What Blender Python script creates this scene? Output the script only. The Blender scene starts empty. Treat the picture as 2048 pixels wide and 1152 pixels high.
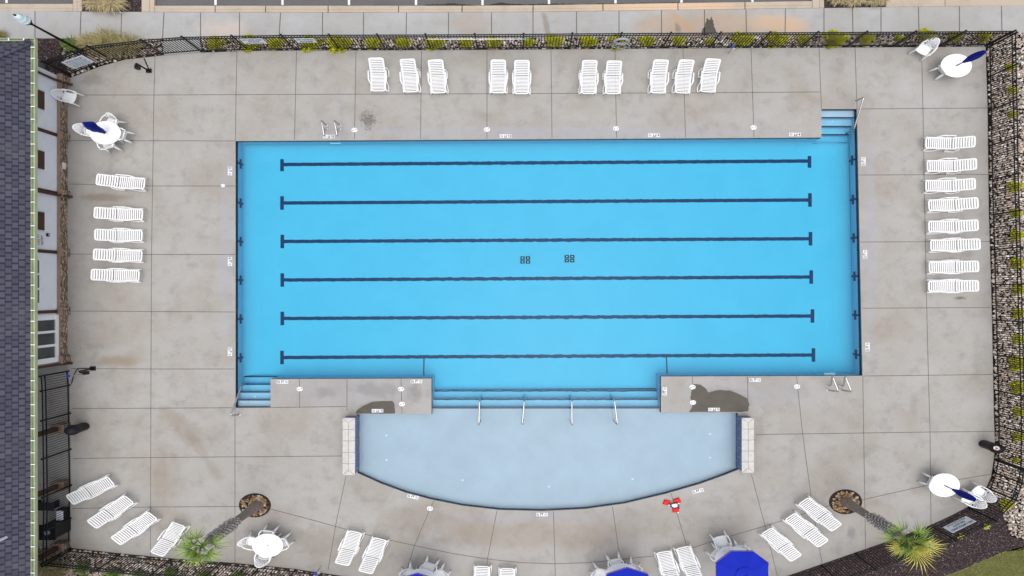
import bpy, math, random
from mathutils import Vector, Matrix, geometry
random.seed(7)
R = math.radians
# ---------------------------------------------------------------- layout constants
S = 0.019            # metres on the deck per pixel of the 2048-wide photograph
NX, NY = 1045.0, 580.0
H = 26.5             # height of the drone
KY = 0.75            # the place is laid out with the photograph's own proportions

def P(px, py, h=0.0):
    f = S * (1 - h / H)
    return Vector(((px - NX) * f, -(py - NY) * f, h))

def P2(px, py, h=0.0):
    v = P(px, py, h); return (v.x, v.y)

def heading(dpx, dpy):
    return math.atan2(-dpy / KY, dpx)

def Q(angle=0.0, scale=1.0):
    return Matrix.Diagonal((1, KY, 1, 1)) @ Matrix.Rotation(angle, 4, 'Z') @ Matrix.Scale(scale, 4)

scene = bpy.context.scene
col = bpy.data.collections.new("Pool"); scene.collection.children.link(col)

# ---------------------------------------------------------------- materials
def nodes_of(name):
    m = bpy.data.materials.new(name); m.use_nodes = True
    nt = m.node_tree
    return m, nt, nt.nodes, nt.links, nt.nodes['Principled BSDF']

def N(nt, t, **kw):
    n = nt.nodes.new(t)
    for k, v in kw.items():
        if hasattr(n, k): setattr(n, k, v)
        else: n.inputs[k.replace('_', ' ')].default_value = v
    return n

def rgba(c): return (c[0], c[1], c[2], 1)

def srgb(r, g, b):
    f = lambda u: (u/255/12.92) if u/255 <= .04045 else ((u/255+.055)/1.055)**2.4
    return (f(r), f(g), f(b))

def noise(nt, scale, detail=4, rough=.55, stretch=None, coord='Object'):
    tc = nt.nodes.new('ShaderNodeTexCoord')
    v = tc.outputs[coord]
    if stretch:
        mp = nt.nodes.new('ShaderNodeMapping'); mp.inputs['Scale'].default_value = stretch
        nt.links.new(v, mp.inputs['Vector']); v = mp.outputs['Vector']
    n = nt.nodes.new('ShaderNodeTexNoise')
    n.inputs['Scale'].default_value = scale; n.inputs['Detail'].default_value = detail; n.inputs['Roughness'].default_value = rough
    nt.links.new(v, n.inputs['Vector'])
    return n.outputs['Fac']

def ramp(nt, fac, stops):
    r = nt.nodes.new('ShaderNodeValToRGB')
    e = r.color_ramp.elements
    while len(e) < len(stops): e.new(0.5)
    for el, (p, c) in zip(e, stops):
        el.position = p; el.color = rgba(c) if hasattr(c, '__len__') else (c, c, c, 1)
    nt.links.new(fac, r.inputs['Fac'])
    return r.outputs['Color']

def mix(nt, fac, a, b, mode='MIX'):
    m = nt.nodes.new('ShaderNodeMix'); m.data_type = 'RGBA'; m.blend_type = mode
    for sock, v in ((m.inputs['Factor'], fac), (m.inputs['A'], a), (m.inputs['B'], b)):
        if isinstance(v, (int, float)): sock.default_value = v
        elif isinstance(v, (tuple, list)): sock.default_value = rgba(v)
        else: nt.links.new(v, sock)
    return m.outputs['Result']

def bump(nt, bsdf, h, strength=.3, dist=.01):
    b = nt.nodes.new('ShaderNodeBump'); b.inputs['Strength'].default_value = strength; b.inputs['Distance'].default_value = dist
    nt.links.new(h, b.inputs['Height']); nt.links.new(b.outputs['Normal'], bsdf.inputs['Normal'])

def simple(name, color, rough=.5, metal=0.0, var=0.12, scale=6, bmp=0.0, coord='Object'):
    m, nt, nd, ln, b = nodes_of(name)
    lo = tuple(c * (1 - var) for c in color); hi = tuple(min(1, c * (1 + var)) for c in color)
    n = noise(nt, scale, 5, coord=coord)
    ln.new(ramp(nt, n, [(.3, lo), (.7, hi)]), b.inputs['Base Color'])
    b.inputs['Roughness'].default_value = rough; b.inputs['Metallic'].default_value = metal; b.inputs['Specular IOR Level'].default_value = .25
    if bmp: bump(nt, b, noise(nt, scale * 8, 4, coord=coord), bmp, .01)
    return m

def stain(nt, base, px, py, rx, ry, color, strength, rough=.9, nscale=1.2, angle=0):
    """a mark of its own shape on a floor, in metres of the floor"""
    c = P(px, py)
    tc = nt.nodes.new('ShaderNodeTexCoord')
    mp = nt.nodes.new('ShaderNodeMapping'); mp.vector_type = 'TEXTURE'
    mp.inputs['Location'].default_value = (c.x, c.y, 0)
    mp.inputs['Rotation'].default_value = (0, 0, R(angle))
    mp.inputs['Scale'].default_value = (rx * S, ry * S, 1)
    nt.links.new(tc.outputs['Object'], mp.inputs['Vector'])
    ln = nt.nodes.new('ShaderNodeVectorMath'); ln.operation = 'LENGTH'
    nt.links.new(mp.outputs['Vector'], ln.inputs[0])
    n = noise(nt, nscale, 5, .65)
    a = nt.nodes.new('ShaderNodeMath'); a.operation = 'MULTIPLY_ADD'; a.inputs[1].default_value = rough * 2; a.inputs[2].default_value = -rough
    nt.links.new(n, a.inputs[0])
    s = nt.nodes.new('ShaderNodeMath'); s.operation = 'ADD'
    nt.links.new(ln.outputs['Value'], s.inputs[0]); nt.links.new(a.outputs[0], s.inputs[1])
    mr = nt.nodes.new('ShaderNodeMapRange'); mr.interpolation_type = 'SMOOTHSTEP'
    mr.inputs['From Min'].default_value = .35; mr.inputs['From Max'].default_value = 1.1
    mr.inputs['To Min'].default_value = strength; mr.inputs['To Max'].default_value = 0
    nt.links.new(s.outputs[0], mr.inputs['Value'])
    return mix(nt, mr.outputs['Result'], base, color)

def concrete(name, base, warm, dark, stains=(), sc=1.0):
    m, nt, nd, ln, b = nodes_of(name)
    c = ramp(nt, noise(nt, .35 * sc, 6, .6), [(.3, warm), (.52, base), (.72, tuple(x * 1.08 for x in base))])
    c = mix(nt, ramp(nt, noise(nt, 1.7 * sc, 6, .65), [(.50, 0), (.72, .55)]), c, dark)
    c = mix(nt, ramp(nt, noise(nt, .9 * sc, 7, .7), [(.46, 0), (.66, .42)]), c, tuple(x * y for x, y in zip(base, (.84, .79, .71))))
    c = mix(nt, ramp(nt, noise(nt, .5 * sc, 5, .6, (1, 1.7, 3)), [(.5, 0), (.68, .6)]), c, tuple(min(1, x * y) for x, y in zip(base, (1.10, 1.11, 1.14))))
    # faint broom marks, running along the pour
    c = mix(nt, ramp(nt, noise(nt, 3.0, 6, .7, (.5, 9, 1)), [(.45, 0), (.75, .22)]), c, tuple(x * .8 for x in base))
    c = mix(nt, ramp(nt, noise(nt, 22, 4, .8), [(.35, .28), (.6, 0)]), c, tuple(x * .68 for x in base))
    c = mix(nt, ramp(nt, noise(nt, 7, 2, .5), [(.72, 0), (.76, .5)]), c, tuple(x * .7 for x in base))
    for st in stains: c = stain(nt, c, *st)
    ln.new(c, b.inputs['Base Color'])
    b.inputs['Roughness'].default_value = .85
    bump(nt, b, noise(nt, 60, 4, .7), .15, .004)
    return m

M = {}
DK, DW, DD = srgb(166, 163, 159), srgb(156, 147, 137), srgb(126, 121, 117)
BR = srgb(130, 116, 99); GY = srgb(108, 106, 105); PL = srgb(178, 178, 179); OR = srgb(180, 146, 112)
M['deck'] = concrete('deck_concrete', DK, DW, DD, [
    (452, 520, 15, 260, srgb(158, 160, 170), .45, .5, 1), (1742, 480, 17, 290, srgb(158, 160, 170), .45, .5, 1), (1060, 264, 620, 15, srgb(158, 160, 170), .45, .5, 1), (700, 785, 190, 34, srgb(154, 155, 164), .4, .6, 1), (1500, 785, 190, 34, srgb(154, 155, 164), .35, .6, 1), (1090, 1034, 300, 12, srgb(156, 157, 164), .4, .6, 1),
    (210, 395, 60, 11, srgb(114, 100, 84), .55, .5, 2),
    (230, 722, 62, 14, srgb(132, 114, 88), .55, .6, 2),
    (370, 860, 80, 26, BR, .35, .9, 1.2, -35),
    (400, 900, 90, 12, BR, .30, .9, 1.5, -55),
    (320, 960, 20, 120, BR, .22, .9, 1.5),
    (850, 1040, 150, 40, BR, .30, 1.0, .8, -12),
    (755, 815, 46, 15, srgb(112, 108, 103), .5, .5, 5), (1445, 800, 66, 30, srgb(112, 108, 103), .5, .5, 4),
    (1060, 1070, 190, 34, srgb(142, 127, 110), .35, 1.0, .8),
    (1270, 1050, 110, 40, BR, .22, 1.0, .9),
    (640, 1085, 70, 40, srgb(122, 110, 96), .35, 1.0, 1.2),
    (735, 240, 16, 20, srgb(70, 68, 66), .55, 1.4, 6),
    (1480, 870, 50, 60, BR, .25, 1.0, 1.2),
    (1640, 840, 130, 40, BR, .16, 1.0, 1.0),
    (760, 780, 60, 18, GY, .35, 1.1, 2.0),
    (830, 785, 18, 24, GY, .4, 1.1, 3.0),
    (650, 785, 22, 14, GY, .3, 1.1, 3.0),
    (1860, 180, 80, 60, PL, .25, 1.2, 1.0),
    (1703, 1066, 12, 15, srgb(118, 118, 120), .6, .5, 4),
    (250, 1010, 90, 60, srgb(146, 146, 146), .3, 1.0, 1),
    (1610, 1010, 70, 60, srgb(142, 141, 141), .35, 1.0, 1),
    (185, 160, 30, 14, srgb(120, 112, 102), .4, .9, 3),
    (1920, 596, 14, 4, srgb(90, 88, 86), .7, 1.3, 9),
])
M['walk'] = concrete('sidewalk_concrete', srgb(170, 170, 170), srgb(163, 159, 154), srgb(146, 145, 143), [
    (1330, 50, 80, 30, OR, .45, .9, 1.0), (1450, 45, 90, 34, OR, .45, .9, .9), (1560, 48, 70, 24, srgb(196, 165, 134), .75, .9, 1.0),
    (1375, 55, 80, 12, OR, .5, .9, 1.0, -40), (1092, 48, 8, 40, srgb(130, 118, 100), .6, .6, 3, 12), (950, 50, 60, 24, srgb(165, 152, 138), .5, 1.2, 1.2),
    (1355, 58, 8, 14, srgb(115, 108, 100), .6, 1, 4), (445, 60, 50, 30, srgb(200, 184, 168), .5, 1, 1)])
M['curb'] = concrete('curb_concrete', srgb(187, 173, 157), srgb(180, 162, 142), srgb(152, 140, 128), [(1330, 14, 200, 14, srgb(214, 182, 150), .7, .6, 1)])

def mat_asphalt():
    m, nt, nd, ln, b = nodes_of('asphalt')
    c = ramp(nt, noise(nt, 90, 4, .8), [(.3, srgb(70, 70, 72)), (.7, srgb(120, 119, 120))])
    c = mix(nt, ramp(nt, noise(nt, .8, 5), [(.5, 0), (.7, .5)]), c, srgb(80, 79, 80))
    ln.new(c, b.inputs['Base Color']); b.inputs['Roughness'].default_value = .9
    bump(nt, b, noise(nt, 90, 4, .8), .5, .01)
    return m
M['asphalt'] = mat_asphalt()
M['wet'] = simple('wet_concrete', srgb(78, 73, 66), .4, 0, .14, 3)
M['wet_asphalt'] = simple('wet_asphalt', srgb(42, 41, 42), .25, 0, .2, 5)
M['joint'] = simple('joint', srgb(104, 100, 97), .9, 0, .15, 2)
M['paint'] = simple('white_paint', srgb(226, 226, 226), .6, 0, .05, 20)
M['soil'] = simple('soil', srgb(54, 46, 41), .95, 0, .35, 9, .5)
M['plastic'] = simple('white_plastic', (.90, .905, .915), .38, 0, .03, 3)
M['plastic_aged'] = simple('aged_plastic', (.82, .84, .90), .45, 0, .04, 3)
M['black'] = simple('black_metal', (.012, .012, .013), .45, .3, .2, 10)
M['black_plastic'] = simple('black_plastic', (.008, .008, .009), .42, 0, .25, 5)
M['grey_plastic'] = simple('charcoal_plastic', (.016, .017, .024), .55, 0, .2, 5)
M['steel'] = simple('stainless_steel', (.55, .55, .56), .28, 1, .08, 12)
M['steel_matte'] = simple('galvanised_steel', (.5, .5, .5), .45, .8, .15, 12)
M['navy_tile'] = simple('navy_tile', srgb(30, 42, 92), .25, 0, .45, 22)
M['line_tile'] = simple('lane_tile', srgb(26, 32, 84), .3, 0, .5, 9)
M['lane_dark'] = simple('dark_edge_tile', srgb(24, 30, 52), .3, 0, .3, 12)
M['sign_white'] = simple('sign_white', srgb(222, 229, 238), .45, 0, .04, 4)
M['sign_black'] = simple('ink_dark', srgb(48, 52, 78), .6, 0, .1, 10)
M['sign_faded'] = simple('faded_ink', srgb(120, 132, 158), .6, 0, .1, 10)
M['ink_black'] = simple('ink_black', srgb(26, 26, 28), .6, 0, .1, 10)
M['ink_red'] = simple('ink_red', srgb(128, 34, 44), .6, 0, .1, 10)
M['wall'] = simple('white_siding', srgb(232, 238, 246), .6, 0, .04, 2)
M['trim_white'] = simple('white_trim', srgb(238, 240, 242), .5, 0, .03, 2)
M['brown'] = simple('brown_trim', srgb(78, 54, 46), .55, 0, .2, 5, .1)
M['brown_ledge'] = simple('stone_ledge', srgb(150, 128, 112), .8, 0, .15, 8, .2)
M['gutter'] = simple('pale_green_gutter', srgb(178, 188, 156), .45, 0, .12, 3)
M['gutter_dark'] = simple('gutter_trough', srgb(142, 156, 118), .5, 0, .15, 3)
M['red'] = simple('red_foam', (.68, .002, .004), .45, 0, .1, 5)
M['dark_red'] = simple('dark_red_strap', (.08, .008, .015), .5, 0, .1, 5)
M['blue'] = simple('blue_canvas', (.006, .022, .46), .75, 0, .10, 1.6, .1)
M['blue_dark'] = simple('folded_blue_canvas', (.005, .013, .24), .75, 0, .35, 8, .2)
M['blue_handle'] = simple('blue_handle', (.02, .05, .5), .4)
M['yellow'] = simple('brass_yellow', srgb(196, 160, 92), .4, .3, .1, 8)
M['window_glass'] = simple('window_glass', srgb(72, 80, 82), .12, 0, .3, 1.5)
M['lamp_glass'] = simple('frosted_glass', srgb(205, 222, 226), .3, 0, .1, 8)
M['trunk'] = simple('palm_bark', srgb(134, 122, 114), .95, 0, .3, 14, .6)
M['boot'] = simple('palm_boot', srgb(196, 190, 186), .95, 0, .4, 11, .4)
M['rope_grey'] = simple('weathered_white', srgb(168, 170, 182), .7, 0, .15, 12)
M['lid'] = simple('lid_white', srgb(225, 228, 232), .5, 0, .03, 5)

def mat_plaster():
    m, nt, nd, ln, b = nodes_of('pool_plaster')
    c = ramp(nt, noise(nt, .8, 5, .6), [(.3, (.50, .62, .70)), (.7, (.55, .66, .74))])
    c = mix(nt, ramp(nt, noise(nt, 6, 4, .6), [(.55, 0), (.8, .3)]), c, (.46, .58, .67))
    ln.new(c, b.inputs['Base Color']); b.inputs['Roughness'].default_value = .6
    return m
M['plaster'] = mat_plaster()
M['step_finish'] = simple('pool_step_finish', (.50, .56, .68), .6, 0, .04, 2)
M['wading'] = simple('wading_floor_finish', (.475, .455, .52), .6, 0, .06, 1.2)

def mat_water():
    m = bpy.data.materials.new('pool_water'); m.use_nodes = True
    nt = m.node_tree; nt.nodes.clear()
    out = nt.nodes.new('ShaderNodeOutputMaterial')
    tr = nt.nodes.new('ShaderNodeBsdfTransparent'); gl = nt.nodes.new('ShaderNodeBsdfGlossy')
    gl.inputs['Roughness'].default_value = .03
    fr = nt.nodes.new('ShaderNodeFresnel'); fr.inputs['IOR'].default_value = 1.22
    mx = nt.nodes.new('ShaderNodeMixShader')
    b = nt.nodes.new('ShaderNodeBump'); b.inputs['Strength'].default_value = .05; b.inputs['Distance'].default_value = .02
    nt.links.new(noise(nt, 1.6, 3, .5), b.inputs['Height'])
    nt.links.new(b.outputs['Normal'], gl.inputs['Normal']); nt.links.new(b.outputs['Normal'], fr.inputs['Normal'])
    nt.links.new(fr.outputs[0], mx.inputs[0]); nt.links.new(tr.outputs[0], mx.inputs[1]); nt.links.new(gl.outputs[0], mx.inputs[2])
    nt.links.new(mx.outputs[0], out.inputs['Surface'])
    va = nt.nodes.new('ShaderNodeVolumeAbsorption')
    va.inputs['Color'].default_value = (.0, .81, .95, 1); va.inputs['Density'].default_value = 1.1
    nt.links.new(va.outputs[0], out.inputs['Volume'])
    return m
M['water'] = mat_water()

def mat_island(name, stops, rough=.85, scale=30):
    m, nt, nd, ln, b = nodes_of(name)
    g = nt.nodes.new('ShaderNodeNewGeometry')
    c = ramp(nt, g.outputs['Random Per Island'], stops)
    c = mix(nt, ramp(nt, noise(nt, scale, 4, .7), [(.4, 0), (.8, .5)]), c, tuple(x * .55 for x in stops[len(stops)//2][1]))
    ln.new(c, b.inputs['Base Color']); b.inputs['Roughness'].default_value = rough
    return m
M['rock'] = mat_island('river_rock', [(0, srgb(92, 86, 82)), (.25, srgb(158, 149, 142)), (.5, srgb(190, 182, 174)), (.68, srgb(188, 160, 136)), (.84, srgb(236, 233, 230)), (1, srgb(140, 122, 108))])
M['rock_tan'] = mat_island('planter_rock', [(0, srgb(92, 70, 50)), (.3, srgb(150, 118, 84)), (.55, srgb(176, 140, 100)), (.75, srgb(120, 96, 74)), (.9, srgb(205, 200, 190)), (1, srgb(150, 140, 126))])
M['mulch'] = mat_island('mulch_chips', [(0, srgb(40, 30, 32)), (.4, srgb(66, 52, 54)), (.75, srgb(92, 76, 78)), (.95, srgb(120, 104, 102)), (1, srgb(170, 160, 155))])
M['shrub'] = mat_island('golden_foliage', [(0, srgb(168, 172, 12)), (.4, srgb(214, 214, 22)), (.75, srgb(238, 236, 40)), (1, srgb(120, 138, 16))])
M['dry'] = mat_island('dry_grass', [(0, srgb(120, 112, 66)), (.4, srgb(168, 156, 108)), (.7, srgb(196, 182, 138)), (1, srgb(96, 102, 54))])
M['pale_twig'] = mat_island('pale_twigs', [(0, srgb(132, 108, 74)), (.4, srgb(188, 168, 124)), (.8, srgb(218, 206, 168)), (1, srgb(120, 122, 62))])
M['green'] = mat_island('green_leaves', [(0, srgb(66, 92, 30)), (.5, srgb(104, 130, 48)), (1, srgb(140, 156, 84))])
M['frond'] = mat_island('palm_leaflet', [(0, srgb(24, 52, 12)), (.4, srgb(56, 94, 24)), (.75, srgb(100, 138, 42)), (1, srgb(164, 180, 84))], .5)
M['frond_yellow'] = mat_island('yellowing_leaflet', [(0, srgb(150, 160, 48)), (.5, srgb(190, 186, 60)), (1, srgb(205, 190, 104))], .5)
M['grass'] = mat_island('lawn_blades', [(0, srgb(96, 106, 52)), (.4, srgb(134, 140, 76)), (.7, srgb(150, 150, 90)), (1, srgb(170, 158, 100))])
M['lawn'] = simple('lawn_ground', srgb(118, 124, 72), .95, 0, .3, 2.5, .4)
M['mulch_ground'] = simple('mulch_ground', srgb(58, 46, 47), .95, 0, .4, 26, .8)

def mat_shingle():
    m, nt, nd, ln, b = nodes_of('roof_shingles')
    tc = nt.nodes.new('ShaderNodeTexCoord'); mp = nt.nodes.new('ShaderNodeMapping')
    mp.inputs['Rotation'].default_value = (0, 0, R(90)); mp.inputs['Scale'].default_value = (3, 1, 1)
    ln.new(tc.outputs['Object'], mp.inputs['Vector'])
    br = nt.nodes.new('ShaderNodeTexBrick')
    br.inputs['Scale'].default_value = 1
    br.inputs['Brick Width'].default_value = .235; br.inputs['Row Height'].default_value = .50
    br.inputs['Mortar Size'].default_value = .034; br.inputs['Mortar Smooth'].default_value = .3
    br.inputs['Color1'].default_value = rgba(srgb(63, 65, 78)); br.inputs['Color2'].default_value = rgba(srgb(85, 87, 102))
    br.inputs['Mortar'].default_value = rgba(srgb(30, 30, 42)); br.inputs['Bias'].default_value = -.2
    ln.new(mp.outputs['Vector'], br.inputs['Vector'])
    c = mix(nt, ramp(nt, noise(nt, 30, 5, .8), [(.35, .5), (.6, 0)]), br.outputs['Color'], srgb(62, 62, 76))
    c = mix(nt, ramp(nt, noise(nt, 1.2, 5, .6), [(.5, 0), (.75, .3)]), c, srgb(100, 98, 104))
    ln.new(c, b.inputs['Base Color']); b.inputs['Roughness'].default_value = .95
    bump(nt, b, br.outputs['Fac'], -.6, .012)
    return m
M['shingle'] = mat_shingle()

def mat_stone():
    m, nt, nd, ln, b = nodes_of('ledge_stone')
    tc = nt.nodes.new('ShaderNodeTexCoord'); mp = nt.nodes.new('ShaderNodeMapping')
    mp.inputs['Scale'].default_value = (9, 7, 24)
    ln.new(tc.outputs['Object'], mp.inputs['Vector'])
    vo = nt.nodes.new('ShaderNodeTexVoronoi'); vo.inputs['Scale'].default_value = 1; vo.distance = 'MANHATTAN'
    ln.new(mp.outputs['Vector'], vo.inputs['Vector'])
    sp = nt.nodes.new('ShaderNodeSeparateColor'); ln.new(vo.outputs['Color'], sp.inputs['Color'])
    c = ramp(nt, sp.outputs[0], [(0, srgb(108, 86, 72)), (.3, srgb(158, 136, 114)), (.6, srgb(206, 188, 164)), (.8, srgb(150, 142, 138)), (1, srgb(98, 84, 76))])
    ve = nt.nodes.new('ShaderNodeTexVoronoi'); ve.feature = 'DISTANCE_TO_EDGE'; ve.inputs['Scale'].default_value = 1
    ln.new(mp.outputs['Vector'], ve.inputs['Vector'])
    c = mix(nt, ramp(nt, ve.outputs['Distance'], [(.03, .95), (.14, 0)]), c, srgb(48, 40, 34))
    ln.new(c, b.inputs['Base Color']); b.inputs['Roughness'].default_value = .9
    bump(nt, b, sp.outputs[0], .7, .03)
    return m
M['stone'] = mat_stone()

def mat_cap():
    m, nt, nd, ln, b = nodes_of('travertine_cap')
    c = ramp(nt, noise(nt, 5, 6, .7), [(.3, srgb(184, 180, 176)), (.6, srgb(202, 199, 195)), (.8, srgb(214, 212, 209))])
    c = mix(nt, ramp(nt, noise(nt, 14, 4, .8), [(.62, 0), (.75, .5)]), c, srgb(160, 148, 138))
    ln.new(c, b.inputs['Base Color']); b.inputs['Roughness'].default_value = .7
    return m
M['cap'] = mat_cap()

# ---------------------------------------------------------------- mesh building
class MB:
    def __init__(self): self.v = []; self.f = []
    def add(self, vs, fs):
        o = len(self.v); self.v += [Vector(x) for x in vs]; self.f += [tuple(i + o for i in f) for f in fs]
        return self
    def box(self, c, s, rot=None):
        hx, hy, hz = s[0]/2, s[1]/2, s[2]/2
        vs = [Vector((x, y, z)) for x in (-hx, hx) for y in (-hy, hy) for z in (-hz, hz)]
        if rot is not None: vs = [rot @ v for v in vs]
        vs = [v + Vector(c) for v in vs]
        return self.add(vs, [(0,1,3,2),(4,6,7,5),(0,4,5,1),(2,3,7,6),(0,2,6,4),(1,5,7,3)])
    def bar(self, a, b, w, t, up=(0,0,1)):
        a, b = Vector(a), Vector(b); d = (b - a).normalized(); u = Vector(up)
        s = d.cross(u)
        if s.length < 1e-4: s = d.cross(Vector((1, 0, 0)))
        s.normalize(); u = s.cross(d)
        vs = []
        for p in (a, b):
            for i, j in ((-1,-1),(1,-1),(1,1),(-1,1)): vs.append(p + s*(w/2*i) + u*(t/2*j))
        return self.add(vs, [(0,3,2,1),(4,5,6,7),(0,1,5,4),(1,2,6,5),(2,3,7,6),(3,0,4,7)])
    def tube(self, pts, r, n=8, closed=False, flat=1.0, r2=None):
        pts = [Vector(p) for p in pts]; k = len(pts); rings = []
        prev = None
        for i, p in enumerate(pts):
            if closed: d = pts[(i+1) % k] - pts[i-1]
            else: d = pts[min(i+1, k-1)] - pts[max(i-1, 0)]
            d.normalize()
            if prev is None:
                s = d.cross(Vector((0, 0, 1)))
                if s.length < .05: s = d.cross(Vector((1, 0, 0)))
            else: s = prev - d * prev.dot(d)
            s.normalize(); prev = s; u = s.cross(d)
            rr = r if r2 is None else r + (r2 - r) * i / max(1, k - 1)
            rings.append([p + s*(rr*math.cos(2*math.pi*j/n)) + u*(rr*flat*math.sin(2*math.pi*j/n)) for j in range(n)])
        vs = [v for g in rings for v in g]; fs = []
        for i in range(k if closed else k-1):
            for j in range(n):
                a, b = i*n+j, i*n+(j+1) % n; c, d2 = ((i+1) % k)*n+(j+1) % n, ((i+1) % k)*n+j
                fs.append((a, b, c, d2))
        if not closed: fs += [tuple(range(n-1, -1, -1)), tuple((k-1)*n+j for j in range(n))]
        return self.add(vs, fs)
    def lathe(self, prof, n=24, c=(0,0,0), cap=True):
        c = Vector(c); vs = []; fs = []
        for r, z in prof:
            for j in range(n): vs.append(c + Vector((r*math.cos(2*math.pi*j/n), r*math.sin(2*math.pi*j/n), z)))
        for i in range(len(prof)-1):
            for j in range(n):
                fs.append((i*n+j, i*n+(j+1) % n, (i+1)*n+(j+1) % n, (i+1)*n+j))
        if cap: fs += [tuple(range(n-1, -1, -1)), tuple((len(prof)-1)*n+j for j in range(n))]
        return self.add(vs, fs)
    def prism(self, poly, z0, z1, holes=(), sides=True, bottom=False):
        loops = [list(poly)] + [list(h) for h in holes]
        tri = geometry.tessellate_polygon([[Vector((x, y, 0)) for x, y in l] for l in loops])
        flat = [p for l in loops for p in l]; o = len(self.v); n = len(flat)
        self.v += [Vector((x, y, z1)) for x, y in flat]
        for t in tri:
            a, b, c = (Vector((*flat[i], 0)) for i in t)
            t = t if (b-a).cross(c-a).z > 0 else t[::-1]
            self.f.append(tuple(i + o for i in t))
        if sides or bottom:
            ob = len(self.v); self.v += [Vector((x, y, z0)) for x, y in flat]
            if bottom:
                for t in tri: self.f.append(tuple(i + ob for i in reversed(t)))
            if sides:
                s = 0
                for l in loops:
                    k = len(l)
                    for i in range(k):
                        a, b = s+i, s+(i+1) % k
                        self.f.append((o+a, ob+a, ob+b, o+b))
                    s += k
        return self
    def xf(self, m):
        self.v = [m @ v for v in self.v]; return self
    def build(self, name, mat, parent=None, q=None, smooth=False, bevel=0):
        vs = self.v if q is None else [q @ v for v in self.v]
        me = bpy.data.meshes.new(name); me.from_pydata([tuple(v) for v in vs], [], self.f); me.validate(); me.update()
        me.materials.append(mat if not isinstance(mat, str) else M[mat])
        if smooth:
            me.polygons.foreach_set('use_smooth', [True] * len(me.polygons))
        o = bpy.data.objects.new(name, me); col.objects.link(o)
        if parent is not None: o.parent = parent
        if bevel:
            b = o.modifiers.new('bevel', 'BEVEL'); b.width = bevel; b.segments = 2; b.limit_method = 'ANGLE'
        return o

def tag(o, label=None, cat=None, group=None, kind=None):
    for k, v in (('label', label), ('category', cat), ('group', group), ('kind', kind)):
        if v: o[k] = v
    return o
def thing(name, label, cat, loc, group=None):
    o = bpy.data.objects.new(name, None); o.empty_display_size = .2; o.location = loc; col.objects.link(o)
    return tag(o, label, cat, group)
def single(name, mb, mat, loc, label, cat, group=None, q=None, smooth=False):
    o = mb.build(name, mat, None, q, smooth); o.location = loc
    return tag(o, label, cat, group)
def struct(name, mb, mat, kind='structure', label=None):
    o = mb.build(name, mat); o['kind'] = kind
    if label: o['label'] = label
    return o
def pxpoly(pts, h=0.0): return [P2(x, y, h) for x, y in pts]

_txt = {}
def text_mb(body, size=1.0, depth=.002):
    key = (body,)
    if key not in _txt:
        cu = bpy.data.curves.new('t', 'FONT'); cu.body = body; cu.align_x = 'CENTER'; cu.align_y = 'CENTER'; cu.resolution_u = 2
        cu.space_line = .95; cu.offset = .03
        ob = bpy.data.objects.new('t', cu); scene.collection.objects.link(ob)
        bpy.context.view_layer.update()
        me = bpy.data.meshes.new_from_object(ob.evaluated_get(bpy.context.evaluated_depsgraph_get()))
        _txt[key] = ([v.co.copy() for v in me.vertices], [tuple(p.vertices) for p in me.polygons])
        bpy.data.objects.remove(ob); bpy.data.curves.remove(cu); bpy.data.meshes.remove(me)
    vs, fs = _txt[key]
    return MB().add([v * size for v in vs], fs)
def text_fit(body, w, h):
    """text stretched to fill a w x h field centred on the origin, in the XY plane"""
    t = text_mb(body); xs = [v.x for v in t.v]; ys = [v.y for v in t.v]
    cx, cy = (min(xs)+max(xs))/2, (min(ys)+max(ys))/2
    sx, sy = w/(max(xs)-min(xs)), h/(max(ys)-min(ys))
    t.v = [Vector(((v.x-cx)*sx, (v.y-cy)*sy, 0)) for v in t.v]
    return t

# ================================================================= THE POOL
WZ = -.10                      # water level
main = [(471,282),(1643,275),(1643,218),(1714,218),(1725,751.5),(1322,753),(1322,825),(1476,825.5),
        (1477,939)]
arc = [(1450,950),(1400,968),(1330,988),(1250,1007),(1170,1018),(1085,1022),(1000,1020),(925,1011.5),(860,998.5),(810,985),(760,966.5)]
main += arc + [(715,946),(714,828),(863,828),(863,757),(541,758),(541,815),(471,815)]
pool_outline = pxpoly(main)

FZ, SZ = -1.02, -.27           # floors, deep and shallow (as seen through the water)
def ledge_quad(mb, x0, y0, x1, y1, z, skirt=None):
    """a slab filling pool area whose corners are pixels of the deck plane"""
    a = [P2(x0,y0), P2(x1,y0), P2(x1,y1), P2(x0,y1)]
    mb.prism(a[::-1], z - (skirt or .3), z)
basin = MB()
# walls all round (inward faces), from the deck down
n = len(pool_outline)
vs = [Vector((x, y, z)) for z in (-.03, -1.1) for x, y in pool_outline]
basin.add(vs, [(i, (i+1) % n, n+(i+1) % n, n+i) for i in range(n)])
# floors: a cove where floor meets wall, then the flat
basin.prism(pxpoly([(440,250),(1760,190),(1760,800),(1322,784),(863,786),(440,830)]), FZ-.1, FZ, sides=False)
o = MB().prism(pxpoly([(700,818),(1500,818),(1500,1040),(700,1040)]), SZ-.03, SZ).build('wading_floor', 'wading'); o['kind'] = 'structure'
basin.prism(pxpoly([(700,818),(1500,818),(1500,1040),(700,1040)]), FZ-.2, SZ-.035)
pool = basin.build('pool_basin', 'plaster'); pool['kind'] = 'structure'
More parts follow.
